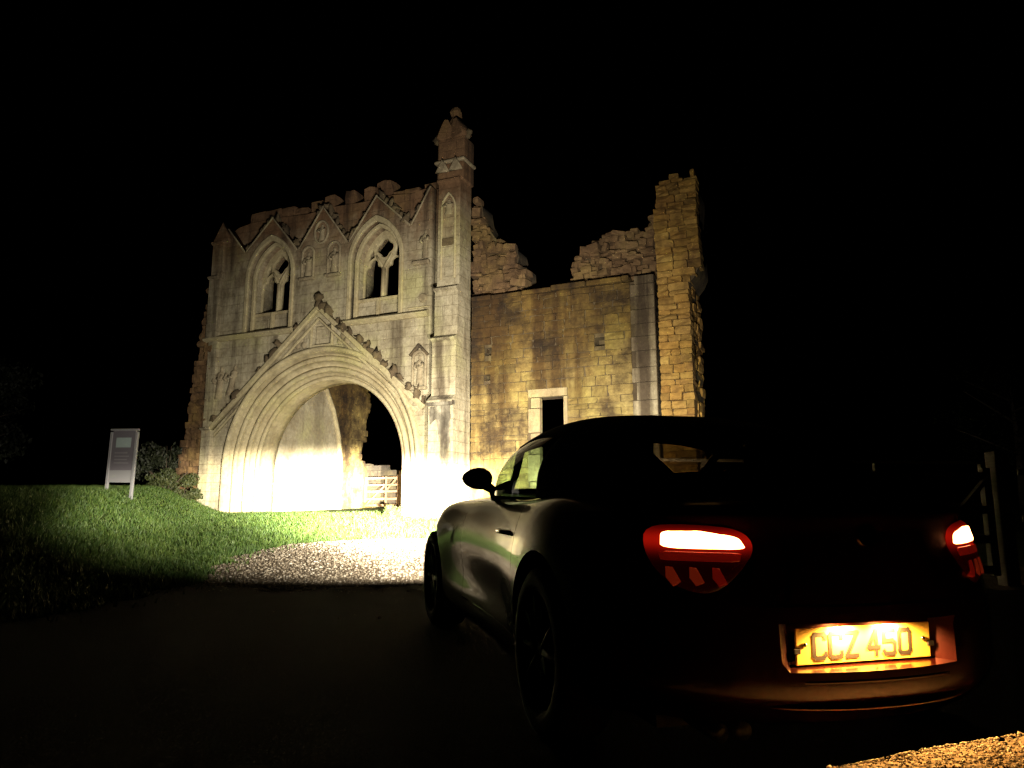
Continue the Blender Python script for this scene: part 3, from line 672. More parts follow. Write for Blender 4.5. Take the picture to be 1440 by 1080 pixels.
# ------------------------------------------------------------------ broken tower
tw = empty('broken_tower', (-2.3, 23, ZB), GH_ROT, 'tall jagged ochre stone tower stump ending the ruined wall', 'tower')
TP = [(6.78, -.7), (7.68, -.7), (7.66, 5.1), (7.64, 6.3), (7.82, 6.5), (8.0, 6.76), (7.98, 7.3), (7.92, 8.2), (7.98, 9.25), (7.85, 9.42), (7.72, 9.2), (7.5, 9.32), (7.35, 9.44), (7.1, 9.25), (6.82, 9.15), (6.83, 8.55), (6.72, 8.3), (6.78, 6.8)]
st = courses(TP, .12, .25, .24, .55, seed=12); svt = stone_set('tower')
lay(st[:290], svt, tw, .16, .5, .07, .008, seed=6, tilt=.03)
if st[290:]: joined_stones('far_stones', st[290:], 'tower', tw, .16, .5, .05, .02)
obj('rubble_core', prism([ragged([(7.3 + (p[0]-7.3)*.86, p[1]-.08) for p in TP], .05)], .3, 1.7), 'mortar', tw)
# return face of the tower, seen end on
sd_ = [(.65, -.7), (1.9, -.7), (1.9, 5.0), (1.7, 6.4), (1.8, 8.6), (1.3, 9.2), (.65, 9.2)]
j = joined_stones('return_face_stones', courses(sd_, .17, .29, .28, .55, seed=15), 'tower', tw, 0, .4, .06, .03)
j.data.transform(Matrix(((0,1,0,7.24),(1,0,0,0),(0,0,1,0),(0,0,0,1)))); j.data.flip_normals()

# ------------------------------------------------------------------ gate and low wall at the back of the passage
def to_world(u, w_, v=0): return Vector((-2.3 + u*.9135 + w_*.4067, 23 - u*.4067 + w_*.9135, v))
p = to_world(-5.5, 6.9); zg = g(p.x, p.y)
gt = empty('field_gate', (p.x, p.y, zg), GH_ROT, 'small wooden barred field gate at the back of the arch passage', 'gate')
b = bmesh.new(); box(b, -.02, .14, -.08, .08, -.4, 1.52, .01); obj('gate_post', b, 'wood', gt)
b = bmesh.new(); box(b, -.13, -.045, -.035, .035, .05, 1.36, .008); obj('gate_stile', b, 'wood', gt)
b = bmesh.new(); box(b, -1.72, -1.63, -.035, .035, .05, 1.30, .008); obj('gate_stile', b, 'wood', gt)
for z in (.10, .36, .66, 1.20): b = bmesh.new(); box(b, -1.66, -.10, -.052, -.037, z, z+.085, .004); obj('gate_bar', b, 'wood', gt)
b = bmesh.new(); box(b, -1.66, -.10, -.052, -.037, .93, 1.0, .004); obj('gate_bar', b, 'wood', gt)
b = bmesh.new(); box(b, -.68, -.59, -.07, -.054, .06, 1.30, .004); obj('gate_upright', b, 'wood', gt)
for x0, z0, x1, z1 in ((-.60, .75, -.11, 1.24), (-1.62, .12, -.66, .95)):
    b = bmesh.new(); tube(b, [(x0, -.062, z0), (x1, -.062, z1)], .035, 4); obj('gate_brace', b, 'wood', gt)
p = to_world(-8.6, 8.6); zg = g(p.x, p.y)
lw = empty('low_wall', (p.x, p.y, zg), GH_ROT, 'low rubble wall seen behind the wooden gate', 'wall')
LP = [(-.3, -.3), (3.2, -.3), (3.1, 1.25), (2.3, 1.5), (1.75, 1.62), (1.0, 1.75), (.2, 1.9), (-.3, 1.9)]
lay(courses(LP, .18, .27, .3, .55, seed=41), stone_set('dark_stone'), lw, 0, .35, .04, .012, seed=9, tilt=.03)
obj('rubble_core', prism([ragged([(1.4+(p_[0]-1.4)*.95, p_[1]-.08) for p_ in LP], .03)], .12, .5), 'dark_stone', lw)

# ------------------------------------------------------------------ information board on the bank
bx, by = -8.75, 17.4
ib = empty('information_board', (bx, by, g(bx-.3, by)-.02), R(-14), 'upright white information board on two legs standing on the grass bank', 'sign')
ib.rotation_euler = (0, R(1.2), R(-14))
for x in (-.33, .33): b = bmesh.new(); box(b, x-.03, x+.03, -.03, .03, -.3, 1.33, .006); obj('leg', b, 'whitepaint', ib)
b = bmesh.new(); box(b, -.30, .30, -.012, .02, .20, 1.36, .005); pn_ = obj('panel', b, 'whitepaint', ib)
b = bmesh.new(); box(b, -.36, .36, -.035, .035, 1.36, 1.40, .005); obj('top_rail', b, 'whitepaint', ib)
b = bmesh.new(); box(b, -.29, .29, -.016, -.013, .47, 1.35); obj('printed_sheet', b, 'print_grey', ib)
b = bmesh.new(); box(b, -.19, .20, -.020, -.017, .98, 1.20); obj('picture_print', b, 'print_pale', ib)
for i in range(4): b = bmesh.new(); box(b, -.2, .18-.05*(i % 2), -.020, -.017, .62+.075*i, .645+.075*i); obj('text_line', b, 'print_text', ib)

# ------------------------------------------------------------------ timber fence and gate on the right
def post(name, x, y, h, wd, label, group=None):
    b = bmesh.new(); box(b, -wd/2, wd/2, -wd/2, wd/2, -.4, h, .012); o = obj(name, b, 'greywood'); o.location = (x, y, g(x, y)); o.rotation_euler = (r_.uniform(-.02,.02), r_.uniform(-.02, .02), .2); return tag(o, label, 'post', group)
def at(px, Y): return (px-720)/1090*Y*1.0
fy = 9.2
fn = empty('rail_fence', (at(1230, fy), fy, g(at(1230, fy), fy)), R(6), 'thin grey rail fence beyond the car, with slim uprights', 'fence')
for x in (-2.1, 0, 1.34): b = bmesh.new(); box(b, x-.03, x+.03, -.03, .03, -.3, 1.25, .006); obj('fence_post', b, 'greywood', fn)
for z in (1.21, .72, .35): b = bmesh.new(); box(b, -3.0, 1.37, -.055, -.031, z, z+.035, .004); obj('rail', b, 'greywood', fn)
gy = 7.6
rg = empty('timber_field_gate', (at(1388, gy), gy, g(at(1388, gy), gy)), R(8), 'grey timber field gate with diagonal brace hung on a square post beside the drive', 'gate')
b = bmesh.new(); box(b, .02, .16, -.07, .07, -.4, 1.28, .012); obj('gate_post', b, 'greywood', rg)
b = bmesh.new(); box(b, -.09, -.01, -.03, .03, .1, 1.12, .006); obj('gate_stile', b, 'greywood', rg)
for z in (.12, .40, .68, 1.0): b = bmesh.new(); box(b, -2.6, -.04, -.05, -.032, z, z+.075, .004); obj('gate_bar', b, 'greywood', rg)
b = bmesh.new(); tube(b, [(-1.0, -.06, .14), (-.08, -.06, 1.02)], .03, 4); obj('gate_brace', b, 'greywood', rg)
rr_ = empty('roadside_rail', (at(1388, gy)+.3, gy+.05, g(at(1388, gy)+.3, gy)), R(4), 'short grey rail leading away from the square gate post', 'fence')
for z in (1.05, .6): b = bmesh.new(); box(b, 0, 2.6, -.03, .0, z, z+.06, .004); obj('rail', b, 'greywood', rr_)
b = bmesh.new(); box(b, 2.0, 2.1, 0.0, .1, -.4, 1.2, .01); obj('fence_post', b, 'greywood', rr_)

# ------------------------------------------------------------------ vegetation
def leaves(bm, center, rad, n, size, rnd):
    for _ in range(n):
        d = Vector((rnd.gauss(0, 1), rnd.gauss(0, 1), rnd.gauss(0, 1))).normalized() * (rnd.random() ** .4)
        p = Vector(center) + Vector((d.x*rad[0], d.y*rad[1], d.z*rad[2]))
        a = Vector((rnd.gauss(0, 1), rnd.gauss(0, 1), rnd.gauss(0, 1))).normalized(); b_ = a.orthogonal().normalized(); s = size*rnd.uniform(.6, 1.4)
        vs = [bm.verts.new(p + q) for q in (-a*s, b_*s*.45, a*s, -b_*s*.45)]; bm.faces.new(vs)
def tree(name, x, y, h, cr, n, label, size=.12, seed=0, group=None):
    rnd = random.Random(seed); z = g(x, y); t = empty(name, (x, y, z), 0, label, 'tree', group)
    b = bmesh.new(); tube(b, [(0, 0, -.3), (.05, 0, h*.25), (.1, .05, h*.55), (.05, .1, h*.85)], [.22*h/8, .17*h/8, .11*h/8, .03], 8)
    for k in range(7):
        a = k*2.4; z0 = h*(.3+.07*k); tube(b, [(.06, .03, z0), (math.cos(a)*cr*.5, math.sin(a)*cr*.5, z0+h*.12), (math.cos(a)*cr*.85, math.sin(a)*cr*.85, z0+h*.2)], [.07*h/8, .045*h/8, .015], 6)
    obj('trunk', b, 'bark', t)
    b = bmesh.new()
    for k in range(26):
        a = rnd.uniform(0, 6.28); rr = cr*rnd.uniform(.1, .95); zz = h*rnd.uniform(.35, .98); rr *= 1.1-.6*abs(zz/h-.6)
        leaves(b, (math.cos(a)*rr, math.sin(a)*rr, zz), (cr*.33, cr*.33, cr*.26), n//26, size, rnd)
    obj('crown', b, 'leaf', t)
tree('broadleaf_tree', -33, 46, 9, 3.8, 5000, 'dark broadleaf tree far behind the information board', seed=1)
tree('broadleaf_tree', -27, 38, 6, 3.0, 4000, 'smaller shadowed tree far beyond the bank left of the gatehouse', seed=2)
tree('broadleaf_tree', 30, 46, 9, 3.8, 4000, 'unlit tree standing beyond the field fence', seed=5)
def shrub(x, y, rad, n, label, seed, m='shrub', size=.05, group=None):
    rnd = random.Random(seed); o = empty('shrub', (x, y, g(x, y)), 0, label, 'shrub', group)
    b = bmesh.new()
    for k in range(9): a = rnd.uniform(0, 6.28); tube(b, [(0, 0, -.1), (math.cos(a)*rad[0]*.4, math.sin(a)*rad[1]*.4, rad[2]*.6), (math.cos(a)*rad[0]*.7, math.sin(a)*rad[1]*.7, rad[2]*1.1)], [.02, .014, .006], 5)
    obj('stems', b, 'bark', o); b = bmesh.new()
    for k in range(14):
        c = (rnd.uniform(-.75, .75)*rad[0], rnd.uniform(-.75, .75)*rad[1], rad[2]*rnd.uniform(.2, .95)); leaves(b, c, (rad[0]*.36, rad[1]*.36, rad[2]*.34), n//14, size, rnd)
    obj('foliage', b, m, o)
q = to_world(-9.7, -.9); shrub(q.x, q.y, (.9, .7, .55), 2600, 'low leafy shrub against the left foot of the gatehouse', 3)
q = to_world(-8.7, -1.0); shrub(q.x, q.y, (.55, .45, .28), 1300, 'small trailing plant beside the arch jamb at the bank edge', 4)
q = to_world(-11.2, .4); shrub(q.x, q.y, (1.2, 1.0, 1.3), 3200, 'taller shadowed bush on the bank left of the gatehouse', 6, 'leaf', .07)
q = to_world(-.9, -.75); shrub(q.x, q.y, (.35, .25, .3), 500, 'tuft of weeds at the right jamb of the arch', 8, size=.04)

# ------------------------------------------------------------------ the car
PSI = R(15.2); SL = .048
rv = Vector((math.cos(PSI), math.sin(PSI), SL*math.sin(PSI))).normalized()
fv = Vector((-math.sin(PSI), math.cos(PSI), SL*math.cos(PSI))).normalized(); fv = (fv - rv*fv.dot(rv)).normalized()
uv_ = rv.cross(fv)
CAR0 = Vector((1.152, 2.59, g(1.0, 4.0) - SL*(4.0-2.59) + .005))
car = empty('parked_sports_car', CAR0, 0, 'dark red roadster with black soft top and lit tail lights on the gravel', 'car')
car.matrix_world = Matrix(((rv.x, fv.x, uv_.x, CAR0.x), (rv.y, fv.y, uv_.y, CAR0.y), (rv.z, fv.z, uv_.z, CAR0.z), (0, 0, 0, 1)))
def itp(x, T):
    if x <= T[0][0]: return T[0][1]
    for (a, b), (c, d) in zip(T, T[1:]):
        if x <= c:
            t = (x-a)/(c-a); return b + (d-b)*t
    return T[-1][1]
def itps(x, T):                                    # smooth interpolation
    if x <= T[0][0]: return T[0][1]
    if x >= T[-1][0]: return T[-1][1]
    for i in range(len(T)-1):
        if x <= T[i+1][0]:
            (a, b), (c, d) = T[i], T[i+1]; h = c-a; t = (x-a)/h
            m0 = (d-T[i-1][1])/(c-T[i-1][0]) if i else (d-b)/h
            m1 = (T[i+2][1]-b)/(T[i+2][0]-a) if i+2 < len(T) else (d-b)/h
            return (2*t**3-3*t*t+1)*b + (t**3-2*t*t+t)*h*m0 + (-2*t**3+3*t*t)*d + (t**3-t*t)*h*m1
AXR, AXF, WR = .80, 3.29, .318
Wt = [(-.05, .845), (.3, .87), (.8, .893), (1.3, .872), (1.9, .853), (2.6, .858), (3.0, .878), (3.3, .890), (3.65, .86), (4.03, .78)]
Tt = [(-.05, .885), (.1, .905), (.4, .915), (.8, .935), (1.2, .93), (1.7, .915), (2.2, .925), (2.5, .925), (2.9, .895), (3.3, .835), (3.7, .745), (4.03, .60)]
Dt = [(-.05, .055), (.8, .03), (1.2, .045), (2.2, .06), (2.6, .075), (3.3, .03), (3.7, .05), (4.03, .1)]
Bt = [(-.05, .20), (.5, .17), (1.2, .15), (2.8, .15), (3.6, .16), (4.03, .19)]
St = [(0, .93), (.18, .985), (.45, 1.0), (.68, .992), (.86, .955), (1.0, .90)]
Pr = [(.17, .12), (.24, .045), (.29, .0), (.34, .0), (.42, .005), (.55, .015), (.70, .04), (.80, .065), (.885, .035), (.93, .05)]
Pf = [(.16, .12), (.3, .0), (.45, .0), (.6, .12), (.8, .3)]
def body_point(a, y, c):
    zb = itps(y, Bt); zt = itps(y, Tt) - itps(y, Dt)*abs(a)**3; z = zb + c*(zt-zb)
    hw = itps(y, Wt)*itps(c, St)
    # scooped flank between the wheels with the crease rising to the front
    k = sstep(1.1, 1.6, y)*(1-sstep(2.6, 3.05, y)); hw -= .042*k*math.exp(-((z-(.40+.05*(y-1.2)))/.13)**2)
    for ya in (AXR, AXF): hw += .012*math.exp(-((y-ya)/.42)**2)*math.exp(-((z-.55)/.22)**2)
    x = a*hw
    rr = max(0, 1-(y+.05)/.95)**1.5; ff = max(0, 1-(4.03-y)/1.1)**1.6
    yy = y + rr*(.42*abs(a)**2.5 + itps(z, Pr)) - ff*(.46*abs(a)**2.3 + itp(z, Pf)*.55)
    return (x, yy, z)
yst = [-.05, .06, .18, .32, .5, .68, .86, 1.05, 1.25, 1.45, 1.7, 1.95, 2.2, 2.45, 2.7, 2.92, 3.12, 3.3, 3.48, 3.66, 3.8, 3.92, 4.03]
ast = [-1, -.9, -.74, -.55, -.3, 0, .3, .55, .74, .9, 1]; cst = [0, .08, .16, .26, .38, .52, .66, .8, .9, 1]
bm = bmesh.new(); VV = {}
def bv(i, j, k):
    if (i, j, k) not in VV: VV[i, j, k] = bm.verts.new(body_point(ast[i], yst[j], cst[k]))
    return VV[i, j, k]
nx, ny, nz = len(ast)-1, len(yst)-1, len(cst)-1
for i in range(nx):
    for j in range(ny):
        bm.faces.new((bv(i,j,nz), bv(i+1,j,nz), bv(i+1,j+1,nz), bv(i,j+1,nz))); bm.faces.new((bv(i,j,0), bv(i,j+1,0), bv(i+1,j+1,0), bv(i+1,j,0)))
    for k in range(nz):
        bm.faces.new((bv(i,0,k), bv(i+1,0,k), bv(i+1,0,k+1), bv(i,0,k+1))); bm.faces.new((bv(i,ny,k), bv(i,ny,k+1), bv(i+1,ny,k+1), bv(i+1,ny,k)))
for j in range(ny):
    for k in range(nz):
        bm.faces.new((bv(0,j,k), bv(0,j,k+1), bv(0,j+1,k+1), bv(0,j+1,k))); bm.faces.new((bv(nx,j,k), bv(nx,j+1,k), bv(nx,j+1,k+1), bv(nx,j,k+1)))
bmesh.ops.recalc_face_normals(bm, faces=bm.faces)
me = bpy.data.meshes.new('b'); bm.to_mesh(me); bm.free()
o = bpy.data.objects.new('tmp', me); C.objects.link(o); md = o.modifiers.new('s', 'SUBSURF'); md.levels = 2; md.render_levels = 2
solid = bpy.data.meshes.new_from_object(o.evaluated_get(bpy.context.evaluated_depsgraph_get())); bpy.data.objects.remove(o)
def bvh(me):
    return BVHTree.FromPolygons([v.co for v in me.vertices], [p.vertices for p in me.polygons])
BV0 = bvh(solid)
def cyl(x0, x1, y, z, r, n=40):
    b = bmesh.new(); bmesh.ops.create_cone(b, cap_ends=True, segments=n, radius1=r, radius2=r, depth=x1-x0, matrix=Matrix.Translation(((x0+x1)/2, y, z)) @ Matrix.Rotation(R(90), 4, 'Y'))
    m_ = bpy.data.meshes.new('c'); b.to_mesh(m_); b.free(); return m_
def boxmesh(*a, **k):
    b = bmesh.new(); box(b, *a, **k); bmesh.ops.recalc_face_normals(b, faces=b.faces); m_ = bpy.data.meshes.new('c'); b.to_mesh(m_); b.free(); return m_
def xprism(poly, x0, x1):
    """(y,z) outline extruded in x"""
    b = bmesh.new(); A = [b.verts.new((x0, p[0], p[1])) for p in poly]; B = [b.verts.new((x1, p[0], p[1])) for p in poly]; k = len(poly)
    for i in range(k): b.faces.new((A[i], A[(i+1)%k], B[(i+1)%k], B[i]))
    b.faces.new(A[::-1]); b.faces.new(B); bmesh.ops.recalc_face_normals(b, faces=b.faces); m_ = bpy.data.meshes.new('c'); b.to_mesh(m_); b.free(); return m_
def yprism(poly, y0, y1, poly1=None):
    poly1 = poly1 or poly
    b = bmesh.new(); A = [b.verts.new((p[0], y0, p[1])) for p in poly]; B = [b.verts.new((p[0], y1, p[1])) for p in poly1]; k = len(poly)
    for i in range(k): b.faces.new((A[i], A[(i+1)%k], B[(i+1)%k], B[i]))
    b.faces.new(A[::-1]); b.faces.new(B); bmesh.ops.recalc_face_normals(b, faces=b.faces); m_ = bpy.data.meshes.new('c'); b.to_mesh(m_); b.free(); return m_
DOOR = [(1.24, .30), (1.20, .60), (1.26, .98), (2.34, .98), (2.46, .80), (2.50, .55), (2.44, .30)]
def ring(poly, t):
    c = Vector((sum(p[0] for p in poly)/len(poly), sum(p[1] for p in poly)/len(poly))); return [(c.x+(p[0]-c.x)*(1-t), c.y+(p[1]-c.y)*(1-t)) for p in poly]
def groove(poly, x0, x1, wd=.006):
    ms = []
    for (a, b_) in zip(poly, poly[1:] + poly[:1]):
        a, b_ = Vector(a), Vector(b_); d = (b_-a).normalized(); n_ = Vector((-d.y, d.x))*wd/2; a = a - d*wd*.5; b_ = b_ + d*wd*.5
        ms.append(xprism([tuple(a+n_), tuple(b_+n_), tuple(b_-n_), tuple(a-n_)], x0, x1))
    return ms
cuts = []
for sg in (-1, 1):
    for ya in (AXR, AXF): x0, x1 = sorted((sg*.60, sg*1.05)); cuts.append(cyl(x0, x1, ya, WR+.015, WR+.048))
    x0, x1 = sorted((sg*.80, sg*1.05))
    seg = [DOOR[0], DOOR[1], DOOR[2]]
    cuts += groove(seg, x0, x1)[:2] + groove([DOOR[3], DOOR[4], DOOR[5], DOOR[6]], x0, x1)[:3] + groove([DOOR[6], DOOR[0]], x0, x1)[:1]
cuts.append(boxmesh(-.70, .70, .98, 2.30, .38, 1.2))                                    # cockpit
PZ0, PZ1 = .384, .528                                                                    # number plate recess
cuts.append(yprism([(-.52, PZ0-.010), (.52, PZ0-.010), (.68, PZ1), (-.68, PZ1)], -.3, .070, [(-.262, PZ0), (.262, PZ0), (.275, PZ1-.004), (-.275, PZ1-.004)]))
# boot lid shut line across the tail
cuts.append(yprism([(-.52, .575), (.52, .575), (.52, .582), (-.52, .582)], -.3, .03))
for sg in (-1, 1): x0, x1 = sorted((sg*.52, sg*.46)); cuts.append(yprism([(x0, .582), (x0+.007, .582), (x0+.007+(.0), .72), (x0, .72)], -.3, .06))
body_me = boolean(solid, cuts); body_me.materials.clear()
BV = bvh(body_me)
# separate the doors from the shell
bm = bmesh.new(); bm.from_mesh(body_me)
for sg in (-1, 1):
    fs = [f for f in bm.faces if f.calc_center_median().x*sg > .745 and inpoly(f.calc_center_median().y, f.calc_center_median().z, DOOR)]
    d_ = bmesh.new(); mp = {}
    for f in fs:
        vs = []
        for v in f.verts:
            if v not in mp: mp[v] = d_.verts.new(v.co)
            vs.append(mp[v])
        d_.faces.new(vs)
    bmesh.ops.delete(bm, geom=fs, context='FACES')
    dr = obj('door', d_, 'paint', car, smooth=True)
    y_, z_ = 1.42, .735; h_ = BV0.ray_cast(Vector((sg*2, y_, z_)), Vector((-sg, 0, 0)))[0]
    b = bmesh.new(); tube(b, [(h_.x+sg*.004, y_-.09, z_), (h_.x+sg*.02, y_-.06, z_), (h_.x+sg*.022, y_+.06, z_), (h_.x+sg*.004, y_+.09, z_)], .011, 8); obj('handle', b, 'paint', dr, smooth=True)
body = obj('body', bm, 'paint', car, smooth=True)
try:
    for o_ in [body] + [c for c in car.children if c.name.startswith('door')]: o_.data.set_sharp_from_angle(angle=R(32))
except Exception: pass
b = bmesh.new(); box(b, -.62, .62, .3, 3.8, .16, .37); obj('underbody', b, 'black', car)

# glasshouse: soft top, windscreen, side and rear windows from one surface
ZT = [(.46, .925), (.58, .985), (.75, 1.095), (.95, 1.20), (1.15, 1.255), (1.35, 1.293), (1.6, 1.300), (1.8, 1.275), (1.95, 1.238), (2.15, 1.12), (2.35, 1.005), (2.5, .915)]
HB = [(.46, .60), (.8, .70), (1.2, .745), (2.0, .755), (2.5, .70)]
def gpoint(y, q, off=0.):
    """q 0..1 from the left belt line over the top to the right"""
    ph = math.pi*(1-q); zb = .895; zt = itps(y, ZT); hw = itps(y, HB)
    e1, e2 = .62, .80
    cx_ = math.copysign(abs(math.cos(ph))**e1, math.cos(ph)); sz_ = abs(math.sin(ph))**e2
    return Vector((cx_*(hw-off), y - .0 + (.16*(abs(cx_))**2*-1 if y > 1.9 else 0)*sstep(1.9, 2.3, y), zb + (zt-zb-off)*sz_))
NY, NQ = 66, 60; yy = [.46 + (2.5-.46)*i/NY for i in range(NY+1)]
groups = {}
for i in range(NY):
    for j in range(NQ):
        y = (yy[i]+yy[i+1])/2; q = (j+.5)/NQ; qq = min(q, 1-q)
        k = 'soft_top'
        if y > 1.93:
            k = 'windscreen_frame'
            if qq > .26 and 1.99 < y < 2.46: k = 'windscreen'
            elif qq < .228 and y < 2.36: k = 'side_l' if q < .5 else 'side_r'
        elif y > 1.22 and qq < .235: k = 'side_l' if q < .5 else 'side_r'
        elif .62 < y < .90 and qq > .37: k = 'rear_window'
        groups.setdefault(k, []).append((i, j))
for k, cells in groups.items():
    b = bmesh.new(); vd = {}
    gl = k in ('windscreen', 'rear_window', 'side_l', 'side_r')
    def gv(i, j):
        if (i, j) not in vd: vd[i, j] = b.verts.new(gpoint(yy[i], j/NQ, .006 if gl else 0))
        return vd[i, j]
    for i, j in cells: b.faces.new((gv(i,j), gv(i+1,j), gv(i+1,j+1), gv(i,j+1)))
    if not gl:
        bmesh.ops.recalc_face_normals(b, faces=b.faces)
        r0 = bmesh.ops.solidify(b, geom=b.faces[:], thickness=.018)
    obj({'side_l': 'side_window', 'side_r': 'side_window'}.get(k, k), b, 'rear_glass' if k == 'rear_window' else 'glass' if gl else ('fabric' if k == 'soft_top' else 'black'), car, smooth=True)

# cabin
b = bmesh.new(); box(b, -.68, .68, 2.02, 2.28, .60, .90, .05); obj('dashboard', b, 'leather', car)
for sx in (-.36, .36):
    s_ = empty('seat', (sx, 1.35, .3)); s_.parent = car
    b = bmesh.new(); box(b, -.24, .24, -.12, .42, .08, .24, .05); obj('cushion', b, 'leather', s_, True)
    b = bmesh.new(); box(b, -.23, .23, -.08, .06, .0, .58, .05); o = obj('backrest', b, 'leather', s_, True); o.location = (0, -.12, .16); o.rotation_euler = (R(14), 0, 0)
    b = bmesh.new(); box(b, -.12, .12, -.05, .05, .0, .17, .04); o = obj('headrest', b, 'leather', s_, True); o.location = (0, -.25, .71); o.rotation_euler = (R(10), 0, 0)
b = bmesh.new(); tube(b, [(.36+.18*math.cos(2*math.pi*k/24), 1.93-.05*math.sin(2*math.pi*k/24), .80+.17*math.sin(2*math.pi*k/24)) for k in range(25)], .016, 8); tube(b, [(.36, 1.93, .8), (.36, 2.1, .76)], .03, 8); tube(b, [(.19, 1.93, .8), (.53, 1.93, .8)], .02, 6); obj('steering_wheel', b, 'leather', car, True)
b = bmesh.new(); box(b, -.10, .10, 1.93, 1.955, 1.13, 1.19, .01); obj('rear_view_mirror', b, 'black', car)

# door mirrors
for sg in (-1, 1):
    dm = empty('door_mirror', (sg*.715, 2.16, .892)); dm.parent = car
    b = bmesh.new(); bmesh.ops.create_uvsphere(b, u_segments=20, v_segments=12, radius=1)
    for v in b.verts:
        x_, y_, z_ = v.co; v.co = Vector((x_*.088, max(y_, -.35)*.08, z_*.062*(1-.14*x_*sg))) + Vector((sg*.095, 0, .095))
    obj('shell', b, 'paint', dm, True)
    b = bmesh.new(); tube(b, [(-sg*.03, .05, -.01), (sg*.0, .02, .03), (sg*.05, 0, .06)], [.035, .026, .03], 8); obj('arm', b, 'black', dm, True)
    b = bmesh.new(); bmesh.ops.create_circle(b, cap_ends=True, segments=20, radius=1)
    for v in b.verts: v.co = Vector((sg*.095+v.co.x*.075, -.0297, .095+v.co.y*.051))
    obj('mirror_glass', b, 'chrome', dm)

# wheels
def wheel(x, y, sg):
    wl = empty('wheel', (x, y, WR)); wl.parent = car; wl.rotation_euler = (0, 0, 0 if sg > 0 else math.pi)
    prof = [(-.105, .225), (-.112, .25), (-.112, .285), (-.095, .312), (-.06, .318), (.06, .318), (.095, .312), (.112, .285), (.112, .25), (.105, .225), (0, .20)]
    def lathe(pr, n=36, close=True):
        b = bmesh.new(); rows = [[b.verts.new((p[0], p[1]*math.cos(2*math.pi*k/n), p[1]*math.sin(2*math.pi*k/n))) for p in pr] for k in range(n)]
        for k in range(n):
            A, B = rows[k], rows[(k+1) % n]
            for i in range(len(pr) if close else len(pr)-1): b.faces.new((A[i], A[(i+1)%len(pr)], B[(i+1)%len(pr)], B[i]))
        bmesh.ops.recalc_face_normals(b, faces=b.faces); return b
    obj('tyre', lathe(prof), 'tyre', wl, True)
    b = lathe([(.10, .228), (.085, .215), (.04, .205), (-.10, .205), (-.10, .228)])
    for k in range(10):
        a = 2*math.pi*k/10; c_, s_ = math.cos(a), math.sin(a); tube(b, [(.075, .04*c_, .04*s_), (.085, .12*c_, .12*s_), (.08, .212*c_, .212*s_)], [.022, .016, .018], 6)
    bmesh.ops.create_cone(b, cap_ends=True, segments=16, radius1=.06, radius2=.05, depth=.04, matrix=Matrix.Translation((.07, 0, 0)) @ Matrix.Rotation(R(90), 4, 'Y'))
    obj('rim', b, 'alloy', wl, True)
for sg in (-1, 1):
    for ya in (AXR, AXF): wheel(sg*.775, ya, sg)

# things that lie on the tail: projected onto the body
def rear_y(x, z):
    h = BV0.ray_cast(Vector((x, -3, z)), Vector((0, 1, 0)))
    if h[0] is None: return .3, Vector((0, -1, 0))
    return h[0].y, h[1]
def tail_patch(name, outline, off, thick, m, parent, n=26):
    """closed (x,z) outline filled by a fan grid and laid on the tail, off outwards, given thickness"""
    cx_ = sum(p[0] for p in outline)/len(outline); cz_ = sum(p[1] for p in outline)/len(outline)
    b = bmesh.new(); rows = []
    K = 7
    for t in range(K+1):
        rows.append([])
        for (x, z) in outline:
            s = t/K; x_ = cx_+(x-cx_)*s; z_ = cz_+(z-cz_)*s; y_, n_ = rear_y(x_, z_)
            nn = n_ if n_.y < 0 else -n_
            e = off*(1 if t < K else .0)                         # edge meets the body
            p_ = Vector((x_, y_, z_)) + nn*(e + (0 if t < K else -.004)); rows[t].append(b.verts.new(p_))
            if t == 0: break
    L = len(outline)
    for i in range(L): b.faces.new((rows[0][0], rows[1][i], rows[1][(i+1)%L]))
    for t in range(1, K):
        for i in range(L): b.faces.new((rows[t][i], rows[t+1][i], rows[t+1][(i+1)%L], rows[t][(i+1)%L]))
    bmesh.ops.recalc_face_normals(b, faces=b.faces)
    return obj(name, b, m, parent, True)
def rsamp(P, n=10):
    out = []
    for a, b_ in zip(P, P[1:] + P[:1]):
        for i in range(n): out.append((a[0]+(b_[0]-a[0])*i/n, a[1]+(b_[1]-a[1])*i/n))
    return out
def smooth_poly(P, it=2):
    for _ in range(it):
        Q = []
        for a, b_ in zip(P, P[1:] + P[:1]): Q += [(a[0]*.75+b_[0]*.25, a[1]*.75+b_[1]*.25), (a[0]*.25+b_[0]*.75, a[1]*.25+b_[1]*.75)]
        P = Q
    return P
for sg in (-1, 1):
    tl = empty('tail_light', (0, 0, 0)); tl.parent = car
    X = lambda L: [(sg*x, z) for x, z in L]
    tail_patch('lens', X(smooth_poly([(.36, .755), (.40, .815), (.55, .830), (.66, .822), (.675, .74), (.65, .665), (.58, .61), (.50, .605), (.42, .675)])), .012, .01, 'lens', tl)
    tail_patch('light_strip', X(smooth_poly(rsamp([(.385, .742), (.405, .785), (.52, .806), (.625, .802), (.635, .742)], 2), 2)), .020, .01, 'strip', tl)
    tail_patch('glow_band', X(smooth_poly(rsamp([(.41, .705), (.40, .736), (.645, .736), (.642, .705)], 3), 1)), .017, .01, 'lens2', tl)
    for xc, m_ in ((.605, 'chamber'), (.545, 'chamber'), (.485, 'lens2')):
        tail_patch('reflector', X(rsamp([(xc-.022, .640), (xc-.004, .690), (xc+.016, .692), (xc+.020, .655), (xc+.004, .628)], 2)), .016, .01, m_, tl)
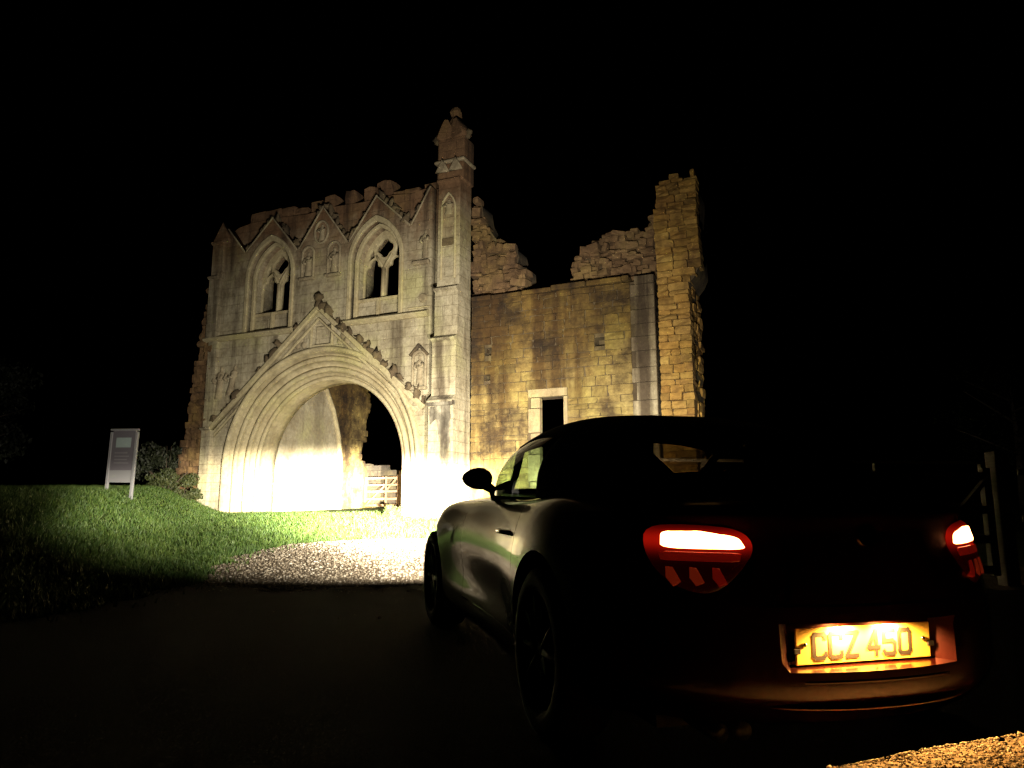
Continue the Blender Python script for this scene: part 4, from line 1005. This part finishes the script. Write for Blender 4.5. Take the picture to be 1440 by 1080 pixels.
# bumper lip and ledge below the plate
def tail_strip(name, x0, x1, z, zt_, out, m, parent, n=30):
    b = bmesh.new(); rows = []
    for i in range(n+1):
        x = x0+(x1-x0)*i/n; y_, n_ = rear_y(x, z); f_ = math.sin(math.pi*i/n)**.35 if 0 < i < n else 0
        rows.append([b.verts.new(p) for p in ((x, y_+.01, z+zt_), (x, y_-out*f_*.8, z+zt_*.55), (x, y_-out*f_, z), (x, y_-out*f_*.6, z-zt_*.6), (x, y_+.012, z-zt_))])
    for A, B in zip(rows, rows[1:]):
        for k in range(4): b.faces.new((A[k], A[k+1], B[k+1], B[k]))
    bmesh.ops.recalc_face_normals(b, faces=b.faces); return obj(name, b, m, parent, True)
tail_strip('bumper_lip', -.36, .36, .275, .014, .036, 'paint', car)
tail_strip('plate_ledge', -.27, .27, .352, .008, .006, 'paint', car)
# number plate
npl = empty('number_plate', (0, .018, .445)); npl.parent = car
pbx = bmesh.new(); box(pbx, -.2555, .2555, .028, .036, -.056, .056, .003); obj('plate', pbx, 'plate', npl)
GL = {'C': [[(1, .82), (1, .9), (.85, 1), (.15, 1), (0, .9), (0, .1), (.15, 0), (.85, 0), (1, .1), (1, .18)]],
      'Z': [[(0, 1), (1, 1), (0, 0), (1, 0)]], '4': [[(.75, 0), (.75, 1), (0, .3), (1, .3)]],
      '5': [[(.95, 1), (.1, 1), (.05, .56), (.8, .56), (1, .45), (1, .1), (.85, 0), (.15, 0), (0, .12)]],
      '0': [[(0, .12), (.15, 0), (.85, 0), (1, .12), (1, .88), (.85, 1), (.15, 1), (0, .88), (0, .12)]]}
def glyph(ch, x, wd=.041, h=.072, t=.0135):
    b = bmesh.new(); k = 0
    for pl_ in GL[ch]:
        pts = [Vector((x + p[0]*wd, -.036 + p[1]*h)) for p in pl_]
        for a, c_ in zip(pts, pts[1:]):
            d = (c_-a).normalized(); n_ = Vector((-d.y, d.x))*t/2; a2 = a-d*t*.45; c2 = c_+d*t*.45; y_ = .0268-k*.00012; k += 1
            b.faces.new([b.verts.new((p.x, y_, p.y)) for p in (a2-n_, c2-n_, c2+n_, a2+n_)])
    o = obj('plate_character', b, 'ink', npl); return o
xg = -.190
for ch in 'CCZ 450':
    if ch == ' ': xg += .024; continue
    glyph(ch, xg); xg += .0595
for sx in (-.225, .225):
    b = bmesh.new(); bmesh.ops.create_uvsphere(b, u_segments=10, v_segments=6, radius=.008); bmesh.ops.translate(b, vec=(sx, .027, .006), verts=b.verts); obj('plate_bolt', b, 'chrome', npl, True)
    b = bmesh.new(); box(b, sx*1.13-.012, sx*1.13+.012, .022, .030, -.02, -.004, .002); obj('plate_clip', b, 'black', npl)
# lamps in the roof of the plate recess
for sx in (-.085, .085):
    b = bmesh.new(); box(b, sx-.024, sx+.024, .016, .034, PZ1-.0095, PZ1-.0055, .001); o = obj('plate_lamp', b, 'platelamp', car)
    ld = bpy.data.lights.new('plate_lamp_light', 'SPOT'); ld.energy = 40; ld.color = (1, .50, .13); ld.shadow_soft_size = .010; ld.spot_size = R(165); ld.spot_blend = .5
    lo_ = bpy.data.objects.new('plate_lamp_light', ld); C.objects.link(lo_); lo_.parent = car; lo_.location = (sx, .020, PZ1-.016); lo_.rotation_euler = (R(8), 0, 0)
# boot badge, third brake lamp, exhaust
y_, n_ = rear_y(0, .80)
b = bmesh.new(); bmesh.ops.create_cone(b, cap_ends=True, segments=24, radius1=.037, radius2=.034, depth=.01, matrix=Matrix.Translation((0, y_-.006, .79)) @ Matrix.Rotation(R(90), 4, 'X')); obj('badge', b, 'chrome', car)
for sx in (-.50, -.42):
    b = bmesh.new(); tube(b, [(sx, .10, .19), (sx, .40, .20)], .03, 16); obj('exhaust_pipe', b, 'black', car, True)
# side repeater with grille slit behind the front wheel, black sill vent
for sg in (-1, 1):
    P_ = [(2.62, .72), (2.66, .71), (2.76, .60), (2.72, .58)]; b = bmesh.new(); vs = []
    for (y_, z_) in smooth_poly(P_, 1):
        h_ = BV0.ray_cast(Vector((sg*2, y_, z_)), Vector((-sg, 0, 0)))[0]; vs.append(b.verts.new((h_.x+sg*.004, y_, z_)))
    b.faces.new(vs); obj('side_vent', b, 'black', car)
# headlamps
def headlight(sg):
    hl = empty('headlight', (sg*.60, 3.70, .60)); hl.parent = car
    b = bmesh.new(); bmesh.ops.create_uvsphere(b, u_segments=20, v_segments=12, radius=1)
    for v in b.verts: v.co = Vector((v.co.x*.13 - sg*.05*v.co.y, v.co.y*.17, v.co.z*.075))
    obj('housing', b, 'glass', hl, True)
    for dx in (-.055, .06):
        b = bmesh.new(); bmesh.ops.create_cone(b, cap_ends=True, segments=20, radius1=.045, radius2=.045, depth=.03, matrix=Matrix.Translation((dx, .13, 0)) @ Matrix.Rotation(R(90), 4, 'X')); obj('projector', b, 'headlens', hl, True)
    ld = bpy.data.lights.new('headlamp_light', 'SPOT'); ld.energy = HEAD_W; ld.color = (1, .90, .71); ld.shadow_soft_size = .045; ld.spot_size = R(150); ld.spot_blend = .35
    ld.use_nodes = True; t = ld.node_tree; em = t.nodes['Emission']
    class LT(NT):
        def __init__(s, tree): s.t = tree; s.b = None
    q = LT(t); tc = q.n('ShaderNodeTexCoord'); sp = q.n('ShaderNodeSeparateXYZ'); q.l(tc.outputs['Normal'], sp.inputs[0])
    dz = q.math('MAXIMUM', q.math('ABSOLUTE', sp.outputs[2]), .05)
    az = q.math('DIVIDE', q.math('MULTIPLY', sp.outputs[0], SGN), dz); el = q.math('DIVIDE', q.math('MULTIPLY', sp.outputs[1], SGN), dz)
    def gauss(x, s_): return q.math('EXPONENT', q.math('MULTIPLY', q.math('MULTIPLY', x, x), -1/(s_*s_)))
    lf = q.n('ShaderNodeMapRange', interpolation_type='SMOOTHSTEP'); q.l(az, lf.inputs[0]); lf.inputs[1].default_value = -.28; lf.inputs[2].default_value = -.95; lf.inputs[3].default_value = 0; lf.inputs[4].default_value = .085
    mr = q.n('ShaderNodeMapRange', interpolation_type='SMOOTHSTEP'); q.l(q.math('ADD', el, lf.outputs[0]), mr.inputs[0]); mr.inputs[1].default_value = CUT+.045; mr.inputs[2].default_value = CUT-.018; mr.inputs[3].default_value = 0; mr.inputs[4].default_value = 1
    rad = q.math('SQRT', q.math('ADD', q.math('POWER', q.math('ABSOLUTE', q.math('DIVIDE', az, 1.4)), 2.), q.math('POWER', q.math('ABSOLUTE', q.math('DIVIDE', el, .40)), 2.)))
    dn = q.n('ShaderNodeMapRange', interpolation_type='SMOOTHSTEP'); q.l(rad, dn.inputs[0]); dn.inputs[1].default_value = 1.0; dn.inputs[2].default_value = .08; dn.inputs[3].default_value = 0.0; dn.inputs[4].default_value = 1
    vp = q.math('EXPONENT', q.math('MULTIPLY', q.math('MINIMUM', q.math('ADD', el, .030), 0.), 1/.030))
    vp = q.math('ADD', q.math('MULTIPLY', vp, .993), .007)
    vw = q.math('ADD', q.math('MULTIPLY', vp, .78), .22)
    core = q.math('MULTIPLY', q.math('MULTIPLY', gauss(q.math('SUBTRACT', az, .06), .15), 1.25), vp)
    wide = q.math('MULTIPLY', q.math('MULTIPLY', gauss(az, .62), .045), vw)
    hot = q.math('MULTIPLY', q.math('MULTIPLY', mr.outputs[0], dn.outputs[0]), q.math('ADD', core, wide))
    elp = q.math('MAXIMUM', el, 0.)
    up = q.n('ShaderNodeMapRange', interpolation_type='SMOOTHSTEP'); q.l(el, up.inputs[0]); up.inputs[1].default_value = -.06; up.inputs[2].default_value = .06; up.inputs[3].default_value = 0; up.inputs[4].default_value = 1
    spill = q.math('MULTIPLY', q.math('MULTIPLY', q.math('EXPONENT', q.math('MULTIPLY', elp, -1/.26)), q.math('ADD', q.math('MULTIPLY', gauss(q.math('SUBTRACT', az, .20), .30), .76), q.math('MULTIPLY', gauss(q.math('SUBTRACT', az, .45), .60), .42))), up.outputs[0])
    tot = q.math('ADD', hot, q.math('MULTIPLY', spill, SPILL))
    q.l(tot, em.inputs['Strength'])
    lo_ = bpy.data.objects.new('headlamp_light', ld); C.objects.link(lo_); lo_.parent = hl; lo_.location = (0, .30, 0); lo_.rotation_euler = (R(90), 0, R(1.5))
HEAD_W, CUT, SPILL, SGN = 400000., .036, .104, 1.0
for sg in (-1, 1): headlight(sg)
